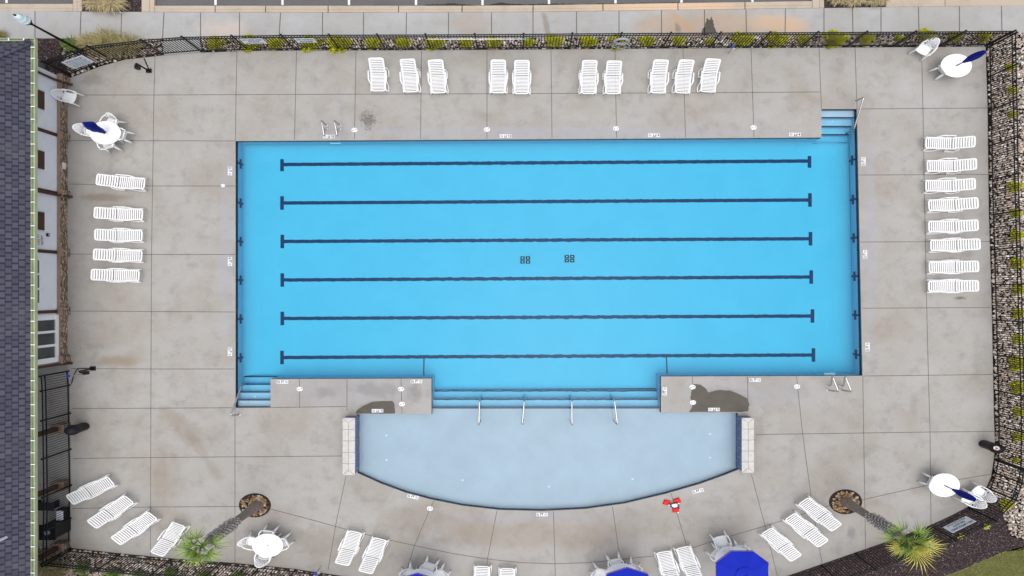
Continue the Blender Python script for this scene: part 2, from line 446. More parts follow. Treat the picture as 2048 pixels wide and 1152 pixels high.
# rounded cove between the deep walls and the floor
cv_px = [(471,757),(471,282),(1643,275),(1714,279),(1725,751)]
cvp = [Vector(P2(*p)) for p in cv_px]
cin = [Vector(p)  for p in ((cvp[0].x+1, cvp[0].y), (cvp[1].x+1, cvp[1].y-1), (cvp[2].x-.3, cvp[2].y-1), (cvp[3].x-1, cvp[3].y-.95), (cvp[4].x-1, cvp[4].y))]
cm = MB(); K = 8; vs = []
for i in range(K+1):
    a_ = math.pi/2*i/K
    for o_, n_ in zip(cvp, cin):
        d_ = (n_-o_)*.62*(1-math.cos(a_)); p_ = o_+d_
        vs.append((p_.x, p_.y, FZ+.003+.32*(1-math.sin(a_))))
cm.add(vs, [(i*5+j, i*5+j+1, i*5+5+j+1, i*5+5+j) for i in range(K) for j in range(4)])
o = cm.build('pool_cove', 'plaster', smooth=True); o['kind'] = 'structure'
st = MB()
ledge_quad(st, 863.3, 786, 1321.7, 802, FZ+.25, .3)
ledge_quad(st, 863.3, 801.5, 1321.7, 817.5, FZ+.50, .5)
# corner stairs, four treads each (pixel rows are of the deck plane)
def stairs(mb, x0, x1, ys, up):
    for i in range(len(ys)-1):
        ledge_quad(mb, x0, ys[i], x1, ys[i+1], SZ - .02 - .19*i if up else FZ, .6)
YS_TR = [218.3, 233, 248.5, 263, 278.5]
YS_BL = [814.7, 801, 786.5, 772, 757.5]
for ys, x0, x1 in ((YS_TR, 1643.3, 1716), (YS_BL, 471.3, 540.7)):
    for i in range(4):
        a, b = sorted((ys[i], ys[i+1])); z = -.26 - .19*i
        st.prism([P2(x0,b), P2(x1,b), P2(x1,a), P2(x0,a)], z-.75, z)
o = st.build('pool_steps', 'step_finish'); o['kind'] = 'structure'
# dark tile nosings on the step edges and the waterline tile band
nz = MB()
def nosing(xa, xb, y, z, wig=0.0):
    k = 60 if wig else 1
    for i in range(k):
        x0 = xa+(xb-xa)*i/k; x1 = xa+(xb-xa)*(i+1)/k
        d = random.uniform(-wig, wig)
        p = P(x0, y+d, 0); q_ = P(x1, y+d, 0)
        nz.box(((p.x+q_.x)/2, p.y, z+.004), (abs(q_.x-p.x), .046+random.uniform(0, wig*.03), .008))
for i in range(4):
    for ys, x0, x1, sg in ((YS_TR, 1643.5, 1714, -1), (YS_BL, 471.5, 540.5, 1)):
        nosing(x0, x1, ys[i+1] + sg*1.1, -.26-.19*i)
for y, z, w in ((787.5, FZ+.25, .45), (803, FZ+.5, .35), (818.3, SZ, .08)): nosing(864, 1321, y, z, w)
o = nz.build('step_nosing', 'lane_dark'); o['kind'] = 'structure'
# push the band 6 mm into the pool
cen = Vector((P(1090,600).x, P(1090,600).y, 0))
def inset(poly, d):
    out = []; k = len(poly)
    area = sum(poly[i][0]*poly[(i+1)%k][1]-poly[(i+1)%k][0]*poly[i][1] for i in range(k))
    sg = 1 if area > 0 else -1
    for i in range(k):
        p0, p1, p2 = (Vector(poly[(i+j) % k]) for j in (-1, 0, 1))
        e1 = (p1-p0).normalized(); e2 = (p2-p1).normalized()
        n1 = Vector((-e1.y, e1.x))*sg; n2 = Vector((-e2.y, e2.x))*sg
        m = (n1+n2); m = m/max(.4, m.length)
        m = m.normalized()*d/max(.4, m.normalized().dot(n1))
        out.append((p1.x+m.x, p1.y+m.y))
    return out
ins = inset(pool_outline, .008)
wl = MB().add([Vector((x, y, z)) for z in (-.05, -.22) for x, y in ins], [(i, (i+1) % n, n+(i+1) % n, n+i) for i in range(n)])
o = wl.build('waterline_tile', 'lane_dark'); o['kind'] = 'structure'
# water: one body, its rim tucked under the coping
ww = MB().prism(inset(pool_outline, -.03), -1.6, WZ, bottom=True)
# cut of finer top not needed: waves are in the surface normal
o = ww.build('pool_water', 'water'); o['kind'] = 'structure'

# lane markings (tile set in the floor), edges a little wavy as the water bends them
for i, (x0, y0, x1, y1, wig) in enumerate([(564,329,1619,322,.6),(564,406,1620,400,.5),(564.5,483,1621,477.5,.7),(564.5,560,1622.5,554,.8),(564.5,637,1625,632,.8),(564,715,1627,710,.8)]):
    mb = MB(); z = FZ+.006; k = 260
    prev = None; top = []; bot = []
    ph = random.uniform(0, 6)
    for j in range(k+1):
        x = x0+(x1-x0)*j/k; y = y0+(y1-y0)*j/k
        env = .35+.65*math.exp(-((x-(1090+60*math.sin(i*1.7)))/330)**2)
        w1 = wig*env*(.5*math.sin(x*.21+ph)+.35*math.sin(x*.47+2*ph)+random.uniform(-.5,.5))
        w2 = wig*env*(.5*math.sin(x*.23+ph+1)+.35*math.sin(x*.43+ph)+random.uniform(-.5,.5))
        top.append(P(x, y-3.4+w1, z)); bot.append(P(x, y+3.4+w2, z))
    mb.add(top+bot, [(j+1, j, k+1+j, k+2+j) for j in range(k)])
    for xx, yy in ((x0, y0), (x1, y1)):
        mb.prism(pxpoly([(xx-3.6,yy-13.5),(xx+3.6,yy-13.5),(xx+3.6,yy+13.5),(xx-3.6,yy+13.5)], z+.003)[::-1], z-.002, z+.003)
    words_ = ['lane line nearest the ladder at the far side', 'second lane line', 'third lane line, above the floor drains', 'fourth lane line, below the floor drains', 'fifth lane line', 'lane line nearest the wading area']
    o = mb.build('lane_line', 'line_tile'); o['kind'] = 'structure'
# wall targets at the end of each lane
for side, xw in ((1, 471), (-1, None)):
    for i, y in enumerate([323.5,403.5,481.5,560,639,718] if side == 1 else [316,396,474,552,631,711]):
        x = 471 if side == 1 else 1714+(y-218)/533*11.0
        c = P(x, y); d = .012*side
        mb = MB().box((c.x+d, c.y, -.42), (.02, .075, .52)).box((c.x+d+.001*side, c.y, -.46), (.022, .36, .14))
        o = mb.build('wall_target', 'line_tile'); o['kind'] = 'structure'
# thin dark lines that cross the floor to the bump-outs
for pts in ([(848,716),(847.5,745),(848,752)], [(1333,713),(1334,740),(1334,748)]):
    mb = MB(); mb.tube([P(x, y, FZ+.01) for x, y in pts] , .022, 6, flat=.2)
    o = mb.build('floor_line', 'line_tile'); o['kind'] = 'structure'
# floor drains
for i, (cx, cy) in enumerate(((1050.5, 520), (1139, 517.5))):
    t = thing('floor_drain', ['square four-grate drain on the pool floor, left one of the two', 'square four-grate drain on the pool floor, right one of the two'][i], 'drain', P(cx, cy, FZ), 'floor drains')
    for dx in (-5.6, 5.6):
        for dy in (-4.1, 4.1):
            g = MB().box((dx*S, dy*S, .02), (.165, .125, .04))
            gg = g.build('grate', 'grey_plastic', t)
            c2 = MB().box((dx*S, dy*S, .043), (.06, .04, .008)); c2.build('grate_centre', 'steel_matte', gg)
# inlet fittings and submerged bits
def disc(px, py, z, r, name, mat, label, cat, group):
    return single(name, MB().lathe([(r*.98, 0), (r, .004), (r*.8, .014)], 20), mat, P(px, py, z), label, cat, group, Q())
FL = [(773,871),(773,920),(1420,868),(1420,915),(925,960),(1098,973),(1265,958),(470*0+1603,250)]
for i, (x, y) in enumerate(FL[:7]):
    disc(x, y, SZ, .045, 'floor_inlet', 'lid', ['upper small round inlet beside the left tiled wall', 'lower small round inlet beside the left tiled wall', 'upper small round inlet beside the right tiled wall', 'lower small round inlet beside the right tiled wall', 'small round inlet on the wading floor below the leftmost centre handrail', 'small round inlet at the middle of the wading floor, furthest from the steps', 'small round inlet on the wading floor towards the red float toy'][i], 'pool inlet', 'white inlets in the wading floor')
disc(1603+62, 243, -.26-.19, .05, 'floor_inlet', 'lid', 'small pale round light on the second stair tread of the top right corner', 'pool inlet', 'corner stair fittings')
disc(510, 793, -.26-.19, .05, 'floor_inlet', 'lid', 'small pale round light on the second stair tread of the lower left corner', 'pool inlet', 'corner stair fittings')

# ================================================================= DECK, GROUND, STREET
deck_px = [(143,155),(200,133),(250,119),(325,111),(403,105),(497,102),(600,101),(800,100.5),(1000,99.5),(1139,98.5),(1325,97),(1512,96),(1700,95),(1880,94),(1971,93),
           (1975,210),(1977.5,420),(1983,600),(1988,840),(1990,894),(1987,921),(1982,954),(1973.5,973),(1961,988),(1937,1013),(1900,1032),(1861,1050),(1780,1081),(1574,1152),(1420,1205),
           (1100,1240),(900,1215),(685,1152),(584,1137),(470,1126),(340,1116.5),(239,1106.5),(143,1096),(20,1090),(20,722),(131,722),(131,155)]
rings = [((510,1010.5), 30.5, 24.3), ((1691,1003.5), 31.5, 23.3)]
deck = MB().prism(pxpoly(deck_px), -.12, 0, holes=[pool_outline])
o = deck.build('pool_deck', 'deck'); o['kind'] = 'structure'
# ground sheet: a frame reaching the horizon with the basin left out
g0 = pxpoly([(300,170),(1850,170),(1850,1060),(300,1060)])
big = [(-400, 400), (400, 400), (400, -400), (-400, -400)]
gm = MB().add([Vector((*p, -.16)) for p in big] + [Vector((*p, -.16)) for p in g0], [(1,0,4,5),(2,1,5,6),(3,2,6,7),(0,3,7,4)])
struct('ground', gm, 'soil')

# joints
jt = MB()
def joint(pts, w=.022, z=.003):
    for (xa, ya), (xb, yb) in zip(pts, pts[1:]):
        a, b = P(xa, ya), P(xb, yb); d = (b-a).normalized(); s = Vector((-d.y, d.x, 0))*w/2
        up = Vector((0,0,z)); a = a-d*w*.2; b = b+d*w*.2
        jt.add([a-s+up, b-s+up, b+s+up, a+s+up], [(0,1,2,3)])
J = [[(310,113),(308,190),(303,510),(302,738),(301,1112)], [(474,104),(472,190),(471,281)], [(470,816),(470,1125)], [(593,103),(589,279)],
 [(712,102),(709,278)],[(843,102),(841,277)],[(974,101),(974,277)],[(1102,100),(1104,276)],[(1230,99),(1233,275.5)],[(1366,98),(1371,275)],[(1502,97),(1508,274)],[(1638,97),(1643,217)],
 [(1710,96),(1714,217)],[(1725.5,752),(1731,1096)],[(1843,96),(1846,230),(1852,560),(1857,760),(1860,863),(1862,1049)],
 [(153,190),(302,190)],[(302,190),(711,188.5),(1103,187),(1503,185),(1639,184)],[(1714,218),(1843,217),(1974,216)],[(140,281),(470,282)],[(140,368),(302,372),(470,372)],
 [(140,508),(302,509),(470,509)],[(142,622),(302,623),(470,624)],[(142,737),(302,738),(470,738)],[(144,817),(302,816.5),(540,815)],[(146,917),(300,915),(684,912)],
 [(145,1017),(300,1014),(479,1013)],[(541,1018),(610,1036),(690,1058),(760,1076),(829,1091),(905,1107),(975,1118),(1040,1125),(1110,1127.5),(1180,1125),(1250,1118),(1306,1112),(1390,1094),(1420,1084),(1530,1052),(1660,1011)],
 [(1723,1000),(1780,987),(1861,969),(1982,948)],[(1718,350),(1976,349)],[(1721,484),(1979,483)],[(1724,616.5),(1982,615)],[(1727,752),(1986,749)],[(1512,869),(1726,866),(1860,864),(1988,863)],
 [(692,952),(672,1047),(656,1140)],[(868,1001),(860,1018),(829,1091),(806,1165)],[(994,1021),(975,1118),(969,1170)],[(1107,1023),(1112,1200)],[(1225,1014),(1240,1119),(1245,1200)],[(1342,987),(1375,1097),(1400,1190)],
 [(1503,949),(1530,1052),(1556,1157)],[(1593,753),(1605,866),(1626,1022),(1644,1127)],[(599,758.5),(599,815)],[(694,758),(694,822)],[(541,815),(692,813)],[(802,758),(804,827)],[(1385,753.5),(1385,824)],[(1495,753.5),(1496,823)]]
for pts in J: joint(pts)
for pts in ([(60,853),(138,845)], [(60,971),(138,962)], [(60,1062),(138,1055)]): joint(pts, .012)
o = jt.build('deck_joints', 'joint'); o['kind'] = 'structure'

# sidewalk: upper edge against the curb, lower edge against the rock bed
wu = [(-300,20),(0,21),(160,23),(400,24.5),(680,25),(900,24.5),(1060,24),(1280,21),(1460,18.5),(1650,16),(1850,13),(2048,11),(2400,9)]
wb = [(2400,64),(2048,65.5),(1990,65.5),(1900,66),(1650,71),(1400,73),(1000,75),(600,76),(420,77),(300,77),(70,76.5),(-300,75)]
struct('sidewalk', MB().prism(pxpoly(wu + wb)[::-1], -.12, -.004), 'walk')
struct('gate_path', MB().prism(pxpoly([(327,77.5),(398,77.5),(404,104),(326,110)])[::-1], -.12, -.008), 'walk')
sj = MB(); keep = jt; jt = MB()
for xt, xb in [(70,70),(162,160),(243,242),(328,325),(401,401),(479,479),(561,558),(645,645),(727,727),(813,812),(897,897),(983,983),(1066,1066),(1153,1153),(1238,1238),(1323,1323),(1409,1409),(1492,1493),(1571,1570),(1648,1648),(1705,1706),(1762,1762),(1837,1838),(1919,1919),(2003,2004)]:
    yt = 22 if xt < 200 else 25 if xt < 1000 else 25-(xt-1000)/1048*14
    joint([(xt, yt+.5), (xb, 77-(max(0, xb-900)/1148*10))], .032, .002)
o = jt.build('sidewalk_joints', 'joint'); o['kind'] = 'structure'
# curb (two sloping bands) and parking lot
cu = MB(); CO = lambda x: (x, (7.5 if x < 160 else 9.5 if x < 300 else 11.2 if x < 1000 else 11.2-(x-1000)/640*9.5))
segs = [(-300,146),(309,430),(431,531),(532,656),(657,797),(798,924),(925,1066),(1067,1206),(1207,1356),(1357,1490),(1491,1625)]
def wy(x):
    for (x0,y0),(x1,y1) in zip(wu, wu[1:]):
        if x0 <= x <= x1: return y0+(y1-y0)*(x-x0)/(x1-x0)
    return wu[-1][1]
for a, b in segs:
    b -= .8
    cu.prism(pxpoly([(a,CO(a)[1]),(b,CO(b)[1]),(b,wy(b)-6.2),(a,wy(a)-6.2)])[::-1], -.16, -.012)
    cu.prism(pxpoly([(a,wy(a)-5.8),(b,wy(b)-5.8),(b,wy(b)-.6),(a,wy(a)-.6)])[::-1], -.16, -.006)
for x0, x1, ya in ((146,154,-60),(154,164,-60),(283,299,-60),(299,309,-60),(1625,1640,-60),(1640,1649,-60)):
    cu.prism(pxpoly([(x0,ya),(x1-.6,ya),(x1-.6,wy(x1)-.6),(x0,wy(x0)-.6)])[::-1], -.16, -.008)
cu.prism(pxpoly([(1773,-60),(1890,-60),(1890,wy(1890)-.6),(1773,wy(1773)-.6)])[::-1], -.16, -.012)
cu.prism(pxpoly([(1891,-60),(2300,-60),(2300,wy(2300)-.6),(1891,wy(1891)-.6)])[::-1], -.16, -.010)
struct('curb', cu, 'curb')
struct('parking_lot', MB().prism(pxpoly([(-1500,-900),(1640,-900),(1640,2),(1625,2),(1000,12),(309,12),(146,9),(-1500,8)])[::-1], -.2, -.13, sides=False), 'asphalt')
struct('parking_lot_beyond', MB().prism(pxpoly([(1641,-900),(3500,-900),(3500,-60),(1641,-60)])[::-1], -.2, -.132, sides=False), 'asphalt')
for i, x in enumerate((13,431,565,698,832,965,1098,1231,1363,1505)):
    y = (6 if x < 100 else 10 if x < 1000 else 9-(x-1000)/700*7)
    s_ = MB().prism(pxpoly([(x-2.3,-250),(x+2.3,-250),(x+2.3,y),(x-2.3,y)], -.125)[::-1], -.13, -.125)
    o = s_.build('parking_stripe', 'paint'); o['kind'] = 'structure'
def blob(pts, jit=1.2, n=9):
    out = []
    k = len(pts)
    for i in range(k):
        a, b = pts[i], pts[(i+1) % k]
        for j in range(n):
            t = j/n
            out.append((a[0]+(b[0]-a[0])*t+random.uniform(-jit, jit), a[1]+(b[1]-a[1])*t+random.uniform(-jit, jit)*.6))
    return out
def puddle(pts, z, mat, label, jit=.8):
    o = MB().prism(pxpoly(blob(pts, jit))[::-1], z-.001, z, sides=False).build('wet_patch', mat); o['kind'] = 'structure'
puddle([(711,827),(714,820),(727,811),(745,803.5),(765,802),(785,802),(789,808),(790,827)], .0045, 'wet', 'a', .6)
puddle([(1378,824),(1385,812),(1381,796),(1386,768),(1400,769),(1411,776),(1417,785),(1435,780),(1460,781),(1480,789),(1494,797),(1499,808),(1496,822),(1480,824)], .0045, 'wet', 'a', .7)
puddle([(1402,69),(1405,57),(1410,53),(1413,36),(1420,40),(1423,33),(1427,44),(1429,56),(1434,67)], .002, 'wet', 'a', .9)
puddle([(840,11),(850,7),(880,6),(900,4),(960,9),(1000,3),(1060,6),(1100,4),(1160,6),(1230,4),(1300,3),(1360,2),(1358,6),(1200,8),(1050,11)], -.126, 'wet_asphalt', 'a', 1.5)

# planting beds (ground covers as sheets)
struct('mulch_bed', MB().prism(pxpoly([(1975,985),(1996,1002),(2010,1040),(2021,1073),(2048,1081),(2300,1090),(2300,1060),(2200,1045),(2048,1093),(2010,1104),(1969,1121),(1931,1138),(1894,1152),(1850,1180),(1700,1300),(1400,1300),(1420,1205),(1574,1152.5),(1780,1081.5),(1861,1050.5),(1937,1013.5)])[::-1], -.2, -.05, sides=False), 'mulch_ground')
struct('mulch_bed', MB().prism(pxpoly([(60,77),(135,77),(122,95),(128,118),(136,140),(143,155),(60,155)])[::-1], -.2, -.05, sides=False), 'mulch_ground')
struct('mulch_bed', MB().prism(pxpoly([(164,-60),(283,-60),(283,22.5),(164,22)])[::-1], -.2, -.03, sides=False), 'mulch_ground')
struct('mulch_bed', MB().prism(pxpoly([(1649,-60),(1773,-60),(1772,14),(1649,15.5)])[::-1], -.2, -.03, sides=False), 'mulch_ground')
struct('lawn', MB().prism(pxpoly([(2600,900),(2400,1000),(2200,1045),(2048,1093),(2010,1104),(1969,1121),(1931,1138),(1894,1152),(1850,1180),(1700,1300),(1700,1700),(2800,1700)])[::-1], -.2, -.06, sides=False), 'lawn')

# ----- rocks, chips, blades (uncountable)
from mathutils import noise as mnoise
ico = []
def ico_base():
    t = (1+5**.5)/2
    v = [(-1,t,0),(1,t,0),(-1,-t,0),(1,-t,0),(0,-1,t),(0,1,t),(0,-1,-t),(0,1,-t),(t,0,-1),(t,0,1),(-t,0,-1),(-t,0,1)]
    f = [(0,11,5),(0,5,1),(0,1,7),(0,7,10),(0,10,11),(1,5,9),(5,11,4),(11,10,2),(10,7,6),(7,1,8),(3,9,4),(3,4,2),(3,2,6),(3,6,8),(3,8,9),(4,9,5),(2,4,11),(6,2,10),(8,6,7),(9,8,1)]
    v = [Vector(x).normalized() for x in v]; cache = {}; nf = []
    def mid(a, b):
        k = (min(a,b), max(a,b))
        if k not in cache: v.append(((v[a]+v[b])/2).normalized()); cache[k] = len(v)-1
        return cache[k]
    for a, b, c in f:
        ab, bc, ca = mid(a,b), mid(b,c), mid(c,a); nf += [(a,ab,ca),(b,bc,ab),(c,ca,bc),(ab,bc,ca)]
    return v, nf
IV, IF = ico_base()
def inside(x, y, poly):
    c = False; j = len(poly)-1
    for i in range(len(poly)):
        xi, yi = poly[i]; xj, yj = poly[j]
        if (yi > y) != (yj > y) and x < (xj-xi)*(y-yi)/(yj-yi)+xi: c = not c
        j = i
    return c
def rock(mb, c, sx, sy, sz, ang):
    seed = Vector((random.uniform(0, 99), random.uniform(0, 99), 0))
    ca, sa = math.cos(ang), math.sin(ang); vs = []
    for v in IV:
        k = 1 + .32*mnoise.noise(v*1.3+seed)
        x, y = v.x*sx*k, v.y*sy*k
        vs.append(Vector((c[0]+x*ca-y*sa, c[1]+(x*sa+y*ca)*KY, c[2]+v.z*sz*k)))
    mb.add(vs, IF)
def scatter_rocks(poly_px, step, smin, smax, z=-.05, avoid=None):
    mb = MB(); xs = [p[0] for p in poly_px]; ys = [p[1] for p in poly_px]
    y = min(ys)
    while y < max(ys):
        x = min(xs)
        while x < max(xs):
            px, py = x+random.uniform(-.5,.5)*step, y+random.uniform(-.5,.5)*step*KY
            if inside(px, py, poly_px) and not (avoid and avoid(px, py)):
                c = P(px, py, z); s = random.uniform(smin, smax)*(1.5 if random.random() < .05 else 1)
                rock(mb, (c.x, c.y, z+random.uniform(-.01,.02)), s, s*random.uniform(.55,.95), s*random.uniform(.4,.65), random.uniform(0,3.1))
            x += step
        y += step*KY
    return mb
top_bed = [(200,78),(300,78),(326,78),(326,109),(250,117),(200,131),(143,153),(136,140),(128,118),(122,95),(135,78)]
o = scatter_rocks(top_bed, 5.2, .045, .078).build('river_rock_bed', 'rock'); tag(o, kind='stuff')
o = scatter_rocks([(404,77.5),(700,76.5),(1000,75.5),(1400,73.5),(1650,71.5),(1900,66.5),(1985,66),(1971,91.5),(1880,92.5),(1512,94.5),(1139,97),(600,99.5),(497,100.5),(404,103.5)], 4.6, .038, .068).build('river_rock_bed', 'rock'); tag(o, kind='stuff')
o = scatter_rocks([(1987,66),(2070,66),(2070,1080),(2048,1080),(2021,1072),(2010,1040),(1997,1001),(1977,984),(1977,976),(1985,955),(1990,921),(1993,894),(1991,840),(1986,600),(1980.5,420),(1978,210),(1973,93)], 4.9, .040, .074).build('river_rock_bed', 'rock'); tag(o, kind='stuff')
o = scatter_rocks([(60,1092),(143,1098),(239,1109),(340,1119),(470,1128.5),(584,1140),(685,1155),(700,1170),(60,1170)], 5.4, .045, .08).build('river_rock_bed', 'rock'); tag(o, kind='stuff')
struct('bed_soil', MB().prism(pxpoly([(60,1091),(143,1096.5),(239,1107),(340,1117),(470,1126.5),(584,1137.5),(685,1152.5),(700,1190),(60,1190)])[::-1], -.2, -.055, sides=False), 'soil')

def chips(poly_px, count, z=-.045, L=(.02, .06)):
    mb = MB(); xs = [p[0] for p in poly_px]; ys = [p[1] for p in poly_px]; k = 0
    while k < count:
        px, py = random.uniform(min(xs), max(xs)), random.uniform(min(ys), max(ys))
        if not inside(px, py, poly_px): continue
        k += 1; c = P(px, py, z); l = random.uniform(*L)
        rot = Matrix.Rotation(random.uniform(0, 3.14), 3, 'Z') @ Matrix.Rotation(random.uniform(-.5,.5), 3, 'Y') @ Matrix.Rotation(random.uniform(-.5,.5), 3, 'X')
        mb.box((c.x, c.y, z+random.uniform(0,.02)), (l, l*random.uniform(.25,.5), .008), rot)
    return mb
tag(chips([(1975,985),(1996,1002),(2010,1040),(2021,1073),(2048,1081),(2048,1092),(2010,1103),(1969,1120),(1931,1137),(1894,1151),(1890,1160),(1560,1160),(1580,1153),(1780,1083),(1861,1052),(1937,1015)], 11000).build('bark_mulch', 'mulch'), kind='stuff')
tag(chips([(66,78),(135,78),(122,95),(128,118),(136,140),(140,153),(66,153)], 1700).build('bark_mulch', 'mulch'), kind='stuff')
tag(chips([(165,0),(282,0),(282,22),(165,21.5)], 1100, -.02).build('bark_mulch', 'mulch'), kind='stuff')
tag(chips([(1650,0),(1772,0),(1771,13.5),(1650,15)], 900, -.02).build('bark_mulch', 'mulch'), kind='stuff')

def blades(poly_px, count, hmin, hmax, w, z=-.05, lean=.5):
    mb = MB(); xs = [p[0] for p in poly_px]; ys = [p[1] for p in poly_px]; k = 0
    while k < count:
        px, py = random.uniform(min(xs), max(xs)), random.uniform(min(ys), max(ys))
        if not inside(px, py, poly_px): continue
        k += 1; c = P(px, py, z); a = random.uniform(0, 6.28); hh = random.uniform(hmin, hmax); l = lean*hh*random.uniform(.3, 1.6)
        d = Vector((math.cos(a), math.sin(a)*KY, 0)); s = Vector((-math.sin(a), math.cos(a)*KY, 0))*w/2
        mb.add([c-s, c+s, c+d*l*.4+Vector((0,0,hh*.7))+s*.7, c+d*l*.4+Vector((0,0,hh*.7))-s*.7, c+d*l+Vector((0,0,hh))], [(0,1,2,3),(3,2,4)])
    return mb
tag(blades([(2048,1094),(2060,1094),(2060,1165),(1885,1165),(1894,1153),(1931,1139),(1969,1122),(2010,1105)], 9000, .03, .07, .012, -.06, 1.0).build('lawn_grass', 'grass'), kind='stuff')

lit = MB()
for _ in range(120):
    if _ < 50: px, py = random.gauss(738, 10), random.gauss(240, 14)
    elif _ < 62: px, py = random.gauss(170, 14), random.gauss(690, 22)
    elif _ < 68: px, py = random.gauss(791, 3), random.gauss(167, 2)
    else:
        px, py = random.uniform(150, 1970), random.uniform(105, 1110)
        if 465 < px < 1735 and 215 < py < 1030: continue
    p = P(px, py); l = random.uniform(.012, .03)
    lit.box((p.x, p.y, .004), (l, l*random.uniform(.4, .9), .004), Matrix.Rotation(random.uniform(0, 3), 3, 'Z'))
tag(lit.build('leaf_litter', 'soil'), kind='stuff')

# ================================================================= PLANTS
def clump(n, r, h, leaf, up=.5):
    """many leaf faces through a low dome"""
    mb = MB()
    for _ in range(n):
        a = random.uniform(0, 6.28); e = random.random()**.5; zz = random.random()
        rr = r*e*(1+.22*math.sin(3*a+1)+.15*math.sin(5*a)); z = h*(1-.8*e*e)*(zz**.4)
        c = Vector((rr*math.cos(a), rr*math.sin(a), z+.01))
        d = Vector((math.cos(a)*e+random.uniform(-.6,.6), math.sin(a)*e+random.uniform(-.6,.6), up+random.uniform(-.3,.6))).normalized()
        s = d.cross(Vector((random.uniform(-1,1), random.uniform(-1,1), random.uniform(-1,1)))).normalized()
        l = leaf*random.uniform(.6,1.4)
        mb.add([c, c+d*l*.5+s*l*.25, c+d*l, c+d*l*.5-s*l*.25], [(0,1,2,3)])
    return mb
shrub_meshes = []
for i in range(5):
    mb = clump(900, .27, .24, .085, .8)
    for a in range(5):
        t = a*1.256+i; mb.tube([(0,0,-.02), (.09*math.cos(t), .09*math.sin(t), .12), (.17*math.cos(t), .17*math.sin(t), .2)], .006, 5)
    mb.xf(Q()); shrub_meshes.append(mb)
top_shrubs = [(433,87,15),(505,88,19),(552,88,14),(622,89,18),(678,90,20),(747,88,14),(806,87,13),(870,88,16),(932,86,12),(987,85,14),(1056,86,11),(1107,84,15),(1177,85,14),(1237,86,17),(1293,84,13),(1356,83,11),(1419,84,8),(1482,81,18),(1551,81,18),(1605,80,12),(1667,80,20),(1730,79,14),(1797,78,9),(1850,72,15),(1907,74,12),(1965,74,12)]
marks = ['in front of the white gate path', 'behind the larger white fence sign', 'just right of the larger white fence sign', 'behind the smaller white fence sign', 'spilling through the fence onto the deck, right of the smaller fence sign',
 'above the leftmost top lounger', 'above the second top lounger', 'above the third top lounger, at the left end of the white reaching pole', 'small one behind the middle of the white reaching pole', 'above the lounger pair left of centre', 'small one at the right end of the white reaching pole',
 'just right of the white reaching pole', 'above the lounger pair right of centre, left of the life ring', 'half hidden by the life ring', 'just right of the life ring', 'above the three loungers grouped on the right', 'smallest, below the wet patch of the sidewalk',
 'wide one by the blue-topped hydrant', 'wide one to the right of the hydrant', 'small one above the pool corner stairs', 'widest of the right-hand row, above the corner handrail', 'right of the widest one, under the street planter', 'tiny one left of the lone top right chair', 'behind the lone top right chair', 'between the lone chair and the umbrella table', 'nearest the top right fence corner']
side_shrubs = [(2018,136,10),(2022,181,10),(2023,229,9),(2026,374,14),(2029,427,12),(2030,471,14),(2032,526,14),(2034,580,12),(2034,626,13),(2033,678,12),(2032,726,19),(2033,774,16),(2035,823,12),(2034,873,12),(2031,919,7),(2010,1008,14)]
smarks = ['topmost in the right rock bed, outside the fence', 'beside the top right umbrella table, second down', 'third from the top, level with the corner stairs', 'level with the third lounger', 'level with the fourth lounger', 'level with the sixth lounger, left edge on the fence rail', 'level with the seventh lounger', 'level with the last lounger', 'just below the last lounger', 'small one halfway down the bare deck', 'largest of them, below the lounger row', 'just below the largest one', 'above the lower deck joint', 'above the black waste bin', 'tiny one beside the black waste bin', 'lowest, at the bend of the fence by the mulch']
k = 0
for lst, mk, grp, tail in ((top_shrubs, marks, 'golden shrubs in the rocks along the street fence', ''), (side_shrubs, smarks, 'golden shrubs in the rocks along the right fence', '')):
    for (x, y, w), m_ in zip(lst, mk):
        base = shrub_meshes[k % 5]; k += 1
        mb = MB(); sc = w*S/.26*(.95 if lst is top_shrubs else .85); mb.v = [v*sc if True else v for v in base.v]; mb.f = base.f
        mb.xf(Matrix.Diagonal((1, 1, .9, 1)))
        side = 'in the street rock bed' if lst is top_shrubs else 'in the right rock bed'
        single('golden_shrub', mb, 'shrub', P(x, y, -.03), f'yellow shrub, {m_}' , 'shrub', grp)

def tuft(name, px, py, n, r, h, mat, label, w=.018, cat='ornamental grass', group=None):
    mb = MB()
    for _ in range(n):
        a = random.uniform(0, 6.28); l = r*random.uniform(.4,1.15); hh = h*random.uniform(.5,1.1)
        b0 = Vector((random.gauss(0,r*.16), random.gauss(0,r*.16), 0)); d = Vector((math.cos(a), math.sin(a), 0)); s = Vector((-d.y, d.x, 0))*w/2
        p1 = b0+d*l*.35+Vector((0,0,hh*.75)); p2 = b0+d*l*.75+Vector((0,0,hh)); p3 = b0+d*l+Vector((0,0,hh*.75))
        mb.add([b0-s, b0+s, p1-s, p1+s, p2-s*.7, p2+s*.7, p3], [(0,1,3,2),(2,3,5,4),(4,5,6)])
    return single(name, mb, mat, P(px, py, -.04), label, cat, group, Q())
tuft('grass_clump', 182, 90, 500, .55, .35, 'dry', 'left tan clump of long dry grass beside the street lamp')
tuft('grass_clump', 222, 92, 800, .75, .5, 'dry', 'broad middle clump of dry straw-coloured grass behind the corner fence')
tuft('grass_clump', 262, 96, 600, .60, .45, 'dry', 'right clump of dry grass, next to the gate path')
tuft('green_plant', 148, 92, 260, .36, .25, 'green', 'low bright green plant between the lamp post and the mulch', .035, 'plant')
tuft('green_plant', 133, 87, 120, .2, .2, 'green', 'small green plant at the edge of the dark mulch', .03, 'plant')
tuft('grass_clump', 6, 72, 160, .32, .3, 'dry', 'tuft of dry grass leaning over the sidewalk behind the roof corner')
